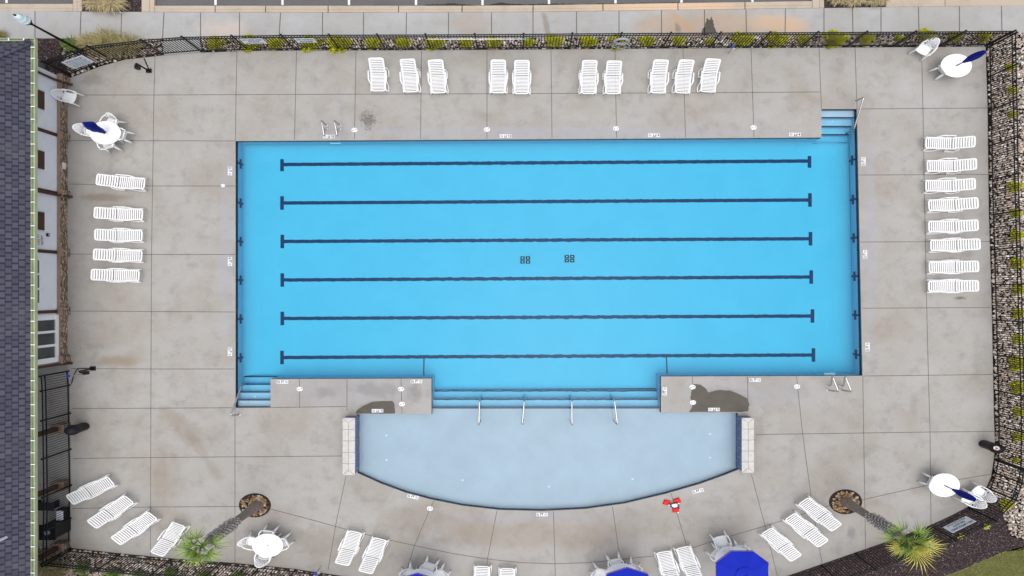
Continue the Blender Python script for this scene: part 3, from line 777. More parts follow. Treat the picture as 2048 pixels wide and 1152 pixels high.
tuft('winter_shrub', 200, 4, 700, .62, .4, 'pale_twig', 'reddish tan twiggy shrub at the left of the street planter', .02, 'shrub')
tuft('winter_shrub', 228, 6, 900, .66, .4, 'pale_twig', 'pale straw coloured twiggy shrub in the left street planter', .024, 'shrub')
tuft('winter_shrub', 1672, -4, 500, .5, .3, 'pale_twig', 'left straw coloured shrub in the right street planter', .024, 'shrub')
tuft('winter_shrub', 1705, -2, 500, .5, .3, 'pale_twig', 'middle straw coloured shrub in the right street planter', .024, 'shrub')
tuft('winter_shrub', 1748, -2, 500, .5, .3, 'pale_twig', 'right straw coloured shrub in the right street planter', .024, 'shrub')
for i, (x, y, r_, lb) in enumerate([(90,1118,.62,'grass clump nearest the roof edge in the lower left bed'), (115,1136,.6,'grass clump spreading over rocks left of the lower fence'), (172,1133,.34,'first green tuft behind the lower left fence'), (232,1143,.34,'second green tuft behind the lower left fence'), (283,1148,.34,'third green tuft behind the lower left fence'),
    (345,1143,.3,'green tuft behind the fence, below the left palm crown'), (412,1148,.3,'green tuft behind the fence, just right of the left palm crown'), (480,1150,.3,'green tuft below the four-chair table')]):
    tuft('grass_clump', x, y, 420 if r_ > .5 else 260, r_, .35, 'dry' if r_ > .5 else 'green', lb, .022)
tuft('yellow_plant', 1970, 1052, 60, .15, .12, 'frond_yellow', 'small yellow-green sprout right of the white mulch-side sign', .05, 'plant')
tuft('yellow_plant', 1918, 1072, 60, .14, .12, 'frond_yellow', 'small yellow-green sprout left of the white mulch-side sign', .05, 'plant')

# ---- palms
def palm(px, py, tx, ty, label, crown_r, nf, seed, yellow, ring, ringlabel):
    random.seed(seed)
    base = P(px, py); r0 = math.hypot(px-NX, py-NY); r1 = math.hypot(tx-NX, ty-NY)
    h = (1-r0/r1)*H
    top = P(tx, ty, h)-base
    t = thing('palm_tree', label, 'palm tree', base, 'palms in round rock planters')
    pts = []; tr = MB(); prof = []
    kk = 26
    for i in range(kk+1):
        u = i/kk
        prof.append((top.x*u, top.y*u, top.z*u, .235-.075*min(1, u*3.2)-.11*max(0, (u-.86)/.14)+.006*(i % 2)))
    n = 16
    vs = [Vector((x+r*math.cos(2*math.pi*j/n), y+r*KY*math.sin(2*math.pi*j/n), z)) for x, y, z, r in prof for j in range(n)]
    tr.add(vs, [(i*n+j, i*n+(j+1) % n, (i+1)*n+(j+1) % n, (i+1)*n+j) for i in range(kk) for j in range(n)] + [tuple(kk*n+j for j in range(n))])
    tr.build('trunk', 'trunk', t)
    bt = MB()
    for i in range(150):
        u = .42+.42*(i/150); a = i*2.4
        c = Vector((top.x*u, top.y*u, top.z*u)); d = Vector((math.cos(a), math.sin(a), 0)); s = Vector((-d.y, d.x, 0))
        rr = .15
        L = random.uniform(.12,.26)*(1 if u < .9 else .7)
        vs = [c+d*rr*.7-s*.07, c+d*rr*.7+s*.07, c+d*(rr+L*.55)+s*.045+Vector((0,0,L*.9)), c+d*(rr+L*.55)-s*.045+Vector((0,0,L*.9)),
              c+d*(rr*.7-.04)-s*.05+Vector((0,0,.06)), c+d*(rr*.7-.04)+s*.05+Vector((0,0,.06)), c+d*(rr+L*.45)+Vector((0,0,L*1.05))]
        vs = [Vector((c.x+(v.x-c.x), c.y+(v.y-c.y)*KY, v.z)) for v in vs]
        bt.add(vs, [(0,1,2,3),(4,6,5),(0,3,6,4),(1,5,6,2),(3,2,6)])
    bt.build('leaf_bases', 'boot', t)
    for i in range(nf):
        a = i*2.399+seed; ring_ = i/nf
        el = R(80-92*ring_)+random.uniform(-.12,.12)
        d = Vector((math.cos(a)*math.cos(el), math.sin(a)*math.cos(el), math.sin(el)))
        side = Vector((-math.sin(a), math.cos(a), 0)); upv = side.cross(d)*-1
        pl = crown_r*random.uniform(.30,.45); fl = crown_r*random.uniform(.55,.8)
        big = yellow and math.cos(a)*.6-math.sin(a)*.8 > .75 and ring_ > .3
        if big: pl *= 1.25; fl *= 1.35
        mb = MB(); mb.tube([Vector((0,0,-.05)), d*pl*.6+Vector((0,0,.03)), d*pl], .018, 5, r2=.008)
        nl = 14
        for j in range(nl):
            b_ = R(-115+230*j/(nl-1)) * (.55 if big else .62)
            l = fl*(.55+.45*math.cos(b_))*random.uniform(.8,1.15)
            dd = (d*math.cos(b_)+side*math.sin(b_)); w = .026
            ss = (side*math.cos(b_)-d*math.sin(b_))*w
            o0 = d*pl; droop = Vector((0,0,-1))*l*random.uniform(.12,.3)
            lift = upv*(.05*abs(math.sin(b_)))
            p1 = o0+dd*l*.5+lift; p2 = o0+dd*l+droop
            mb.add([o0-ss*.2, o0+ss*.2, p1+ss*.6, p1-ss*.6, p2], [(0,1,2,3),(3,2,4)])
        mb.xf(Matrix.Translation(top) @ Q())
        mb.build('frond', 'frond_yellow' if big or (yellow and i % 7 == 3) else 'frond', t)
    (cx, cy), rx, ry = ring
    rr = rx*S
    pl_ = thing('rock_planter', ringlabel, 'planter', P(cx, cy, .002), 'round rock planters around the palms')
    MB().lathe([(rr+.03, 0), (rr+.03, .012), (rr, .014), (rr, .004), (.02, .004)], 40, cap=True).build('soil_disc', 'soil', pl_, Q())
    ro = MB()
    for _ in range(150):
        a = random.uniform(0, 6.28); e = math.sqrt(random.random())*.9
        s = random.uniform(.035,.085)
        rock(ro, (rr*e*math.cos(a), rr*e*math.sin(a)*KY, .03+random.uniform(0,.03)), s, s*random.uniform(.55,.9), s*.5, random.uniform(0,3))
    tag(ro.build('cobbles', 'rock_tan', pl_), kind='stuff')
palm(516, 1010, 404, 1092, 'slender palm with green crown between the angled loungers and the four-chair table', .90, 15, 3, False, rings[0], 'round rock planter with brown cobbles under the green-crowned left palm')
palm(1690, 1002.5, 1812, 1078, 'palm with yellowing fronds leaning over the mulch bed at the lower right', 1.0, 17, 11, True, rings[1], 'round rock planter with tan cobbles under the yellowing right palm')
random.seed(21)

# ================================================================= FENCES
FH = 1.5
def fence(name, pts, label, group, gap_h=.10, extra=(), pick=.105, pw=.022):
    """pts: post positions in photo pixels on the ground"""
    base = P(*pts[0]); t = thing(name, label, 'fence', base, group)
    world = [P(*p)-base for p in pts]
    for w in world:
        MB().box((w.x, w.y, FH/2+.02), (.055, .055*KY+.01, FH+.07)).box((w.x, w.y, FH+.065), (.07, .07*KY+.01, .02)).build('post', 'black', t)
    for a, b in zip(world, world[1:]):
        d = (b-a); L = math.hypot(d.x, d.y/KY); mb = MB()
        for z in (FH-.02, FH-.20, .12):
            mb.bar(a+Vector((0,0,z)), b+Vector((0,0,z)), .032, .03)
        k = max(1, int(L/pick))
        for j in range(1, k):
            p = a+d*j/k
            mb.box((p.x, p.y, FH/2+.03), (pw, pw, FH-.06))
        mb.build('panel', 'black', t)
    return t
fence('metal_fence', [(140,150),(195,130.5),(225,120.5),(326,109),(403,103),(497,101),(590,99.5),(680,99),(771,98.7),(862,98.5),(955,98),(1047,97.5),(1139,96.5),(1232,96),(1325,95.5),(1419,95),(1512,94.5),(1602,94),(1694,93.5),(1786,93),(1880,92.3),(1973,91.5)], 'long black metal picket fence between the deck and the sidewalk', 'black pool fence runs')
fence('metal_fence', [(1976,95),(1977,154),(1978.5,221),(1980,291),(1981,360),(1983,430),(1985,499),(1987,569),(1989,640),(1991,710),(1993,781),(1994,850),(1993,918)], 'black metal picket fence up the right side beside the loungers', 'black pool fence runs')
fence('metal_fence', [(1992.5,921),(1988,945),(1977,977),(1939,1016),(1864,1053),(1780,1084.5),(1712,1108),(1644,1131.5),(1576,1155),(1500,1182)], 'black metal picket fence along the mulch bed at the lower right', 'black pool fence runs')
fence('metal_fence', [(141,1100),(239,1109.5),(340,1119.5),(440,1126.5),(520,1133.5),(590,1140.5),(690,1156),(790,1188),(900,1219),(1000,1233),(1100,1243),(1210,1235),(1320,1222),(1420,1209),(1500,1184)], 'black metal picket fence in front of the lower left rock bed', 'black pool fence runs')
FH = 1.55
fence('metal_fence', [(138,742),(140,770),(141,826),(142,898),(143,970),(142,1036),(141,1095)], 'black metal picket fence with the gate between the house and the lower deck', 'black pool fence runs', pick=.108, pw=.013)
FH = 1.5

# fence fittings
def on_fence(a, b, u, h0):
    return None
def fence_sign(x0, y0, x1, y1, hb, ht, lines, label, title_scale=1.0, ink='sign_black', flip=1):
    """x0,y0 -> x1,y1: ground pixels of the sign's two lower corners, left to right as read"""
    a, b = P(x0, y0), P(x1, y1); d = (b-a); L = d.length; d.normalize(); nrm = Vector((d.y, -d.x, 0))  # towards the reader
    base = (a+b)/2 + nrm*.045
    t = thing('sign', label, 'sign', base)
    up = Vector((0,0,1)); rot = Matrix((d, up, nrm)).transposed().to_4x4()
    hh = ht-hb; c = Vector((0,0,(hb+ht)/2))
    mb = MB().box((0,0,0), (L, hh, .008)); mb.xf(Matrix.Translation(c) @ rot); mb.build('board', 'sign_white', t)
    n_ = len(lines); tot = sum(s for _, s, _w in lines)*1.35; y = hh/2*.9; 
    for body, s, w in lines:
        lh = hh*.9*s/tot*1.35
        tx = text_fit(body, L*w, lh*.68); tx.xf(Matrix.Translation((0, y-lh/2, .0065))); y -= lh
        tx.xf(Matrix.Translation(c) @ rot); tx.build('lettering', ink, t)
    return t
fence_sign(507, 100.7, 551, 100.2, .82, 1.34, [('NO LIFEGUARD', 1.2, .86), ('ON DUTY', 1.2, .5), ('SWIM AT YOUR OWN RISK', .9, .8)], 'larger white sign hung on the street fence, left of the other')
fence_sign(611, 99.6, 648, 99.3, .90, 1.30, [('NO DIVING', 1, .85), ('ALLOWED', 1, .7)], 'smaller white sign hung on the street fence, reading no diving allowed')
fence_sign(163, 143, 203, 129, .45, 1.2, [('POOL RULES', 1.5, .75), ('NO RUNNING  NO DIVING', .6, .8), ('NO GLASS IN POOL AREA', .6, .8), ('NO PETS ALLOWED', .6, .7), ('SHOWER BEFORE ENTERING', .6, .85), ('POOL CLOSES AT DUSK', .6, .7)], 'square white pool rules sign on the corner fence by the house', ink='sign_faded')
fence_sign(1919, 1027, 1873, 1049.5, .42, 1.02, [('NO LIFEGUARD', 1.3, .88), ('ON DUTY', 1.3, .5), ('SWIM AT YOUR OWN RISK', .8, .75)], 'white no lifeguard sign on the lower right fence over the mulch')
# reaching pole
t = thing('reaching_pole', 'long white reaching pole with pale blue tip hung level on the street fence', 'rescue pole', P(950, 96.5))
o_ = P(950, 96.5); a = P(853, 78.2, 1.12)-o_; b = P(1045, 78, 1.12)-o_; c = P(1053, 78, 1.12)-o_
MB().tube([a, b], .018, 10).build('shaft', 'plastic', t, smooth=True); MB().tube([b, c], .02, 10).build('tip', simple('pale_blue_tip', srgb(110, 180, 210)), t)
# life ring with rope
t = thing('life_ring', 'white life ring with coiled rope hanging on the street fence', 'life ring', P(1236, 96))
o_ = P(1236, 96); c = Vector((0, -.06, .95))
MB().tube([c+Vector((.26*math.cos(u*.3142), -.02, .26*math.sin(u*.3142))) for u in range(20)], .045, 10, closed=True).build('ring', 'rope_grey', t, smooth=True)
MB().tube([c+Vector((.33*math.cos(u*.2)+.02*math.sin(u), -.1-.05*math.sin(u*.7), -.2+.2*math.sin(u*.2)+.02*math.cos(u*1.3))) for u in range(60)], .010, 6).build('rope', 'rope_grey', t, smooth=True)

# ================================================================= FURNITURE
def lounger(fx, fy, hx, hy, label, group, back=1.0, aged=False):
    """foot end pixel -> head end pixel, both measured in the photo; foot at seat height, head at its own height"""
    zf, zh = .34, .34+.36*back
    A, B = P(fx, fy, zf), P(hx, hy, zh)
    d = B-A; ang = math.atan2(d.y/KY, d.x); L = math.hypot(d.x, d.y/KY)
    t = thing('sun_lounger', label, 'sun lounger', Vector((A.x, A.y, 0)), group)
    q = Q(ang); k = L/1.9; hx_ = 1.16*k
    w = .275
    seat = MB()
    def wave(x): return zf+.018*math.sin((x/hx_)*math.pi*1.6)
    for s in (-1, 1):
        seat.tube([(x, s*(w-.012), wave(x)) for x in [.05+(hx_+.01-.05)*i/8 for i in range(9)]], .030, 8, flat=.7)
    seat.tube([(.06, -w+.012, zf), (.02, -w+.05, zf), (.0, -w+.10, zf), (.0, 0, zf), (.0, w-.10, zf), (.02, w-.05, zf), (.06, w-.012, zf)], .031, 8, flat=.7)
    def slat(mb, fa, fb, y0):
        """fa, fb: the two long edges of a slat as functions of y"""
        ys = [-y0, -y0*.5, 0, y0*.5, y0]; vs = []
        for y_ in ys:
            a_, b_ = Vector(fa(y_)), Vector(fb(y_)); vs += [a_, b_, b_-Vector((0,0,.014)), a_-Vector((0,0,.014))]
        fs = [(i*4+j, i*4+(j+1) % 4, i*4+4+(j+1) % 4, i*4+4+j) for i in range(4) for j in range(4)]
        mb.add(vs, fs)
    ns = 12; step = (hx_-.05)/ns; hw_ = step*.265
    for i in range(ns):
        x = .055+step*(i+.5)
        slat(seat, lambda y_: (x-hw_, y_, wave(x)+.008-.010*(1-(y_/w)**2)), lambda y_: (x+hw_, y_, wave(x)+.008-.010*(1-(y_/w)**2)), w-.03)
    seat.build('seat', 'plastic', t, q, smooth=False)
    bk = MB(); bl = L-hx_; wb = w-.012
    def bp(u, y): return Vector((hx_+.02+(bl-.02)*u, y, zf+.010+(zh-zf)*(u**1.08)))
    for s in (-1, 1): bk.tube([bp(u/6, s*(wb-.002)) for u in range(6)]+[bp(.95, s*(wb-.002))], .030, 8, flat=.7)
    bk.tube([bp(.95, -wb), bp(.985, -wb+.04), bp(1, -wb+.09), bp(1, 0), bp(1, wb-.09), bp(.985, wb-.04), bp(.95, wb)], .036, 8, flat=.6)
    nb = 8; du = .27/nb
    for i in range(nb):
        u = (i+.40)/nb*.96
        slat(bk, lambda y_: bp(u-du, y_)+Vector((0,0,.008-.016*(1-(y_/wb)**2))), lambda y_: bp(u+du, y_)+Vector((0,0,.008-.016*(1-(y_/wb)**2))), wb-.02)
    bk.build('backrest', 'plastic_aged' if aged else 'plastic', t, q, smooth=False)
    for s in (-1, 1):
        def part_(name, pts, r): MB().tube([(x*k, s*(w+y_), z) for x, y_, z in pts], r, 8, flat=.8).build(name, 'plastic', t, q, smooth=True)
        part_('armrest', [(.48, .018, zf-.01), (.56, .04, zf+.06), (.66, .052, zf+.15), (.75, .056, zf+.17), (1.2, .056, zf+.18), (1.25, .05, zf+.13), (1.24, .03, zf-.01)], .027)
        part_('front_leg', [(.05, .01, zf), (.045, .03, .18), (.06, .045, .04), (.12, .05, .028), (.40, .055, .03), (.52, .045, .09), (.62, .028, zf-.02)], .027)
        part_('rear_leg', [(1.00, .02, zf-.02), (1.02, .05, .10), (1.06, .07, .03), (1.46, .07, .028), (1.50, .06, .08), (1.47, .03, zf+.02)], .027)
    return t

G1 = 'loungers along the street fence'
tl = [(757,181.5,751.5,116.5), (822,183.5,814.5,119), (877.5,185.5,870.5,120.5), (996,185.5,996.5,120.5), (1043,187,1044,121.5), (1176.5,186.5,1180,121.5), (1225.5,187,1229,122.5), (1316,185.5,1322.5,120.5), (1364.5,185.5,1374,120.5), (1415.5,183.5,1427,118.5)]
tn = ['leftmost white lounger of the street fence row, head leaning left', 'second lounger from the left below the street fence', 'third lounger of the street fence row, last of the left trio', 'left lounger of the middle pair below the white reaching pole', 'right lounger of the middle pair below the white reaching pole', 'left lounger of the pair below the life ring', 'right lounger of the pair below the life ring', 'left lounger of the right-hand trio at the street fence', 'middle lounger of the right-hand trio at the street fence', 'right lounger of the right-hand trio, head leaning right']
for p, l in zip(tl, tn): lounger(*p, l, G1)
G2 = 'loungers in front of the house wall'
ll = [(288.5,367.5,194,358.5,1), (284.5,429,189.5,425,1), (283.5,471,190.5,469,1), (283,511.5,188,508.5,1), (277.5,551.5,183.5,549,1)]
ln_ = ['topmost lounger before the house, below the umbrella table and tilted most', 'second lounger down in front of the house wall', 'middle lounger of the five in front of the house', 'fourth lounger down before the house', 'lowest of the five loungers before the house']
for p, l in zip(ll, ln_): lounger(*p[:4], l, G2, p[4])
G3 = 'loungers along the right fence'
rl = [(1852,285.5,1949,283),(1855,332,1952,327.5),(1852,371.5,1949.5,367.5),(1858,411,1955,405.5),(1858,453.5,1955,450),(1862,491,1959,488),(1859,534.5,1956,532.5),(1858,572.5,1956,571.5)]
rn = ['topmost', 'second', 'third', 'fourth', 'fifth', 'sixth, set nearest the fence', 'seventh', 'lowest']
for p, l in zip(rl, rn): lounger(*p, f'{l} white lounger down the right fence row', G3)
G4 = 'angled loungers at the lower left'
for p, l in zip([(222,962,140,1000,.6),(258,998.5,184,1049,.8),(305,1031,232,1082,.8),(358,1049,314,1108,.9)],
    ['angled lounger touching the lower left fence, lying nearly flat', 'second angled lounger out from the lower left fence', 'third angled lounger out from the lower left fence', 'steepest angled lounger, next to the left palm crown']): lounger(*p[:4], l, G4, p[4])
G5 = 'angled loungers beside the right palm'
for p, l in zip([(1533,1062,1592,1116,.6),(1580,1033,1646,1087,.6),(1607,1002,1673,1055,.6)],
    ['lowest angled lounger, right of the large open blue umbrella', 'middle angled lounger of the three left of the right palm', 'angled lounger closest to the right palm planter']): lounger(*p[:4], l, G5, p[4])
G6 = 'loungers facing the wading area'
for p, l in zip([(710,1064,684,1128,.8),(760,1078,731,1144,.8),(965,1133,960,1205,.8),(1015,1137.5,1012,1210,.8),(1327,1104,1350,1172,.8),(1366,1095,1394,1163,.8)],
    ['left lounger of the pair between the four-chair table and the left open umbrella', 'right lounger of the pair between the four-chair table and the left open umbrella', 'left lounger of the pair cut off by the bottom edge at centre', 'right lounger of the pair cut off by the bottom edge at centre', 'left lounger of the pair between two open blue umbrellas', 'right lounger of the pair between two open blue umbrellas']): lounger(*p[:4], l, G6, p[4])

def chair(px, py, dx, dy, label, group='white plastic armchairs', sz=1.0, z=0.0):
    """px,py: ground pixel under the seat centre; dx,dy: the way it faces, in photo pixels"""
    t = thing('plastic_chair', label, 'chair', P(px, py)+Vector((0,0,z)), group)
    q = Q(heading(dx, dy), sz)
    seat = MB(); rows = []
    for i in range(9):
        x = -.21+.45*i/8; ww = .195+.035*i/8
        for j in range(9):
            y = ww*(j/4-1); rows.append((x, y, .43-.022*math.sin(math.pi*i/8)*(1-(y/ww)**2)-(.02*(max(0, i-6)/2)**2)+.012*(abs(y)/ww)**4))
    seat.add(rows, [(i*9+j, (i+1)*9+j, (i+1)*9+j+1, i*9+j+1) for i in range(8) for j in range(8)])
    lo = [(x, y, z_-.022) for x, y, z_ in rows]
    seat.add(lo, [(i*9+j, i*9+j+1, (i+1)*9+j+1, (i+1)*9+j) for i in range(8) for j in range(8)])
    seat.tube([(-.21,-.195,.425),(.02,-.213,.42),(.22,-.22,.40),(.25,-.1,.395),(.25,.1,.395),(.22,.22,.40),(.02,.213,.42),(-.21,.195,.425)], .014, 6)
    seat.build('seat', 'plastic', t, q, smooth=True)
    def arch(a, k=1.0):
        y = .265*math.cos(a)*k; zz = .44+.42*math.sin(a)*k
        return Vector((-.215-.17*max(0, (zz-.44))/.42+.07*(y/.265)**2, y, zz))
    bk = MB(); bk.tube([arch(math.pi*i/22) for i in range(23)], .034, 8, flat=.5)
    # lower crosspiece and fan slats
    bk.tube([(-.20+.05*(y/.15)**2, y, .50) for y in (-.18,-.09,0,.09,.18)], .02, 6, flat=.6)
    for i in range(9):
        a = R(22+136*i/8); p1 = arch(a); y0 = (4-i)*.033
        p0 = Vector((-.205, y0, .51)); pm = (p0+p1)/2+Vector((-.015,0,0))
        bk.tube([p0, pm, p1], .018, 6, flat=.45, r2=.034)
    bk.build('backrest', 'plastic', t, q, smooth=True)
    for s in (-1, 1):
        a0 = arch(math.pi*.19 if s > 0 else math.pi*.81)
        MB().tube([a0, Vector((-.12, s*.285, .665)), Vector((.05, s*.29, .655)), Vector((.18, s*.285, .63)), Vector((.225, s*.28, .58))], .026, 8, flat=.45).build('armrest', 'plastic', t, q, smooth=True)
        MB().tube([Vector((.225, s*.28, .585)), Vector((.235, s*.262, .42)), Vector((.275, s*.275, .2)), Vector((.31, s*.29, .0))], .050, 8, flat=.8, r2=.034).build('front_leg', 'plastic', t, q, smooth=True)
        MB().tube([Vector((-.19, s*.20, .43)), Vector((-.24, s*.215, .22)), Vector((-.31, s*.25, .0))], .050, 8, flat=.8, r2=.034).build('rear_leg', 'plastic', t, q, smooth=True)
    return t

def table(px, py, label):
    t = thing('round_table', label, 'table', P(px, py), 'round white patio tables')
    r = .58
    MB().lathe([(.012, .700), (r-.03, .700), (r-.005, .705), (r, .718), (r-.008, .730), (r-.03, .734), (.024, .732), (.022, .700)], 56, cap=False).build('table_top', 'plastic', t, Q(), smooth=False)
    MB().lathe([(.0, .731), (.024, .7315)], 14, cap=False).build('pole_hole', 'grey_plastic', t, Q())
    for i in range(4):
        a = R(45+90*i)
        c, s = math.cos(a), math.sin(a)
        MB().tube([(c*.28, s*.28, .70), (c*.33, s*.33, .4), (c*.42, s*.42, 0)], .03, 8, flat=.6).build('leg', 'plastic', t, Q(), smooth=True)
    return t

# --- table groups.  (seat-top pixels turned to ground pixels with g)
def g(px, py, h): return (NX+(px-NX)*(1-h/H), NY+(py-NY)*(1-h/H))
def tpos(px, py): return g(px, py, .73)
TA = tpos(210, 265.5); TB = tpos(1913, 131); TC = tpos(1889, 970.5); TD = tpos(535, 1091)
TE, TF, TG = (1450,1102), (1237,1134.5), (848,1145)
table(*TA, 'round table by the house with a folded blue umbrella and four chairs')
table(*TB, 'round table at the top right corner with one chair and a folded umbrella')
table(*TC, 'round table at the lower right with a folded umbrella, near two nested chairs')
table(*TD, 'round table with four chairs and no umbrella beside the left palm')
table(*TE, 'round table mostly hidden under the largest visible open blue umbrella')
table(*TF, 'round table under the middle open blue umbrella at the bottom edge')
table(*TG, 'round table under the leftmost open umbrella, cut by the bottom edge')

def chair_at(px, py, fx, fy, label, h=.43):
    """px,py: seat centre as seen; fx,fy: point it faces (seen)"""
    gx, gy = g(px, py, h); chair(gx, gy, fx-px, fy-py, label)
chair_at(137, 194, 175, 202, 'lone white chair standing against the house wall')
chair_at(223, 246, 207, 268, 'chair above the house-side umbrella table')
chair_at(181, 262, 212, 268, 'chair on the house side of the folded-umbrella table, nearest the wall')
chair_at(241, 270, 200, 263, 'chair right of the house-side umbrella table, pushed in')
chair_at(217, 288, 210, 262, 'chair below the house-side umbrella table')
chair_at(1850, 98, 1832, 117, 'lone white chair standing by the fence at the top right')
chair_at(1890, 139, 1917, 128, 'chair tucked under the top right umbrella table')
chair_at(1867, 964, 1893, 971, 'chair tucked under the left side of the lower right umbrella table')
chair_at(1940, 998, 1912, 983, 'front chair of the two standing right of the lower right table')
chair_at(1959, 985, 1931, 968, 'rear chair of the two standing right of the lower right table')
chair_at(537, 1069, 534, 1092, 'chair above the four-chair table with no umbrella')
chair_at(505, 1083, 536, 1091, 'chair left of the four-chair table')
chair_at(564, 1085, 534, 1092, 'chair right of the four-chair table')
chair_at(530, 1110, 537, 1090, 'chair below the four-chair table')
chair_at(1443, 1083, 1433, 1058, 'chair facing the wading area, turned away from the largest open umbrella')
chair_at(1435, 1108, 1461, 1120, 'chair left of the table under the largest open umbrella')
chair_at(1478, 1100, 1465, 1120, 'chair almost wholly hidden under the largest open umbrella')
chair_at(1231, 1126, 1240, 1150, 'chair above the table under the middle open umbrella')
chair_at(1200, 1146, 1240, 1155, 'chair left of the table under the middle open umbrella')
chair_at(1263, 1137, 1242, 1153, 'chair right of the table under the middle open umbrella')
chair_at(858, 1134, 842, 1160, 'chair above the leftmost open umbrella table')
chair_at(820, 1146, 842, 1162, 'chair left of the leftmost open umbrella table')
chair_at(880, 1148, 842, 1165, 'chair right of the leftmost open umbrella table')

def open_umbrella(gx, gy, rot, label):
    t = thing('open_umbrella', label, 'umbrella', P(gx, gy), 'open blue umbrellas')
    MB().tube([(0,0,0),(0,0,2.42)], .02, 10).build('pole', 'steel_matte', t, Q())
    MB().lathe([(.02,.02),(.2,.02),(.2,.06),(.05,.1),(.03,.35)], 24).build('base', 'grey_plastic', t, Q())
    Rr = 1.01; n = 8; cv = MB(); seg = 6; rings_ = 5
    vs = []
    for i in range(rings_+1):
        u = i/rings_
        for k2 in range(n):
            for s in range(seg):
                a0 = R(rot)+2*math.pi*k2/n; a1 = a0+2*math.pi/n; w = s/seg
                x = (math.cos(a0)*(1-w)+math.cos(a1)*w); y = (math.sin(a0)*(1-w)+math.sin(a1)*w)
                sag = math.sin(math.pi*w)
                rr = Rr*u*(1-.015*sag*u)
                vs.append((x*rr, y*rr, 2.45-.42*u**1.15-.03*sag*u))
    m = n*seg
    cv.add(vs, [(i*m+j, i*m+(j+1) % m, (i+1)*m+(j+1) % m, (i+1)*m+j) for i in range(rings_) for j in range(m)])
    # short valance
    cv.add([Vector(vs[rings_*m+j]) for j in range(m)]+[Vector(vs[rings_*m+j])*1.0+Vector((0,0,-.07)) for j in range(m)], [(j, m+j, m+(j+1) % m, (j+1) % m) for j in range(m)])
    cv.build('canopy', 'blue', t, Q())
    vt = MB(); vs2 = []
    for u in (0, .5, 1):
        for k2 in range(24):
            a = 2*math.pi*k2/24; vs2.append((.33*u*math.cos(a), .33*u*math.sin(a), 2.49-.13*u**1.2+.006*(k2 % 2)))
    vt.add(vs2, [(i*24+j, i*24+(j+1) % 24, (i+1)*24+(j+1) % 24, (i+1)*24+j) for i in (0, 1) for j in range(24)])
    vt.build('vent', 'blue', t, Q())
    MB().lathe([(.01,2.48),(.03,2.49),(.03,2.53),(.008,2.56)], 12).build('finial', 'black_plastic', t, Q())
    for k2 in range(n):
        a = R(rot)+2*math.pi*k2/n
        MB().tube([(0,0,2.40),(math.cos(a)*Rr*.98, math.sin(a)*Rr*.98, 2.005)], .009, 5).build('rib', 'steel_matte', t, Q())
    MB().tube([(Vector((math.cos(R(rot)+2*math.pi*k2/8), math.sin(R(rot)+2*math.pi*k2/8), 0))*1.012+Vector((0,0,2.025))) for k2 in range(8)], .008, 5, closed=True).build('hem', 'yellow', t, Q())
open_umbrella(TE[0]+1, TE[1]-3, 22.5, 'open blue umbrella seen almost whole at the bottom edge, flat side up')
open_umbrella(TF[0]+2, TF[1]-2, 0, 'middle open blue umbrella, half cut by the bottom edge with a point up')
open_umbrella(TG[0]+2, TG[1]-2, 0, 'leftmost open blue umbrella, only its tip showing at the bottom edge')

def closed_umbrella(gx, gy, tipx, tipy, ht, ragged, label):
    t = thing('folded_umbrella', label, 'umbrella', P(gx, gy), 'folded blue umbrellas')
    tip = P(tipx, tipy, ht)-P(gx, gy)
    f = lambda u: Vector((tip.x*u, tip.y*u, tip.z*u))
    MB().tube([f(0), f(.98)], .019, 10).build('pole', 'black', t)
    MB().lathe([(.02,.02),(.2,.02),(.2,.06),(.05,.1),(.03,.3)], 24).build('base', 'grey_plastic', t, Q())
    mb = MB(); n = 24; K = 14; vs = []
    u0 = .42 if ragged else .50
    for i in range(K+1):
        u = u0+(1.0-u0)*i/K; w = (i/K)
        env = (.06+.12*math.sin(math.pi*min(1, (1-w)*1.05))**.8) * (.80 if ragged else .62) + .01
        if i == K: env = .015
        for j in range(n):
            a = 2*math.pi*j/n; fold = 1+.28*math.cos(a*8+w*(2.5 if ragged else .6))
            r = env*fold*(1+(.25*math.sin(a*3+w*7) if ragged else 0))
            c = f(u); vs.append(Vector((c.x+r*math.cos(a), c.y+r*math.sin(a)*KY, c.z-(.12*(math.cos(a*4) if ragged else .2) if i == 0 else 0))))
    mb.add(vs, [(i*n+j, i*n+(j+1) % n, (i+1)*n+(j+1) % n, (i+1)*n+j) for i in range(K) for j in range(n)]+[tuple(K*n+j for j in range(n)), tuple(range(n-1,-1,-1))])
    mb.build('canopy', 'blue_dark', t)
    c = f(u0+.3*(1-u0)); 
    MB().tube([Vector((c.x+.125*math.cos(k*.524), c.y+.125*KY*math.sin(k*.524), c.z)) for k in range(12)], .014, 5, closed=True).build('tie_strap', 'blue', t)
closed_umbrella(*TA, 167, 246, 2.15, True, 'loosely folded blue umbrella standing in the table by the house')
closed_umbrella(*TB, 1971, 102, 2.3, False, 'tightly folded blue umbrella standing in the top right table')
closed_umbrella(*TC, 1952, 1001, 2.3, False, 'tightly folded blue umbrella standing in the lower right table')

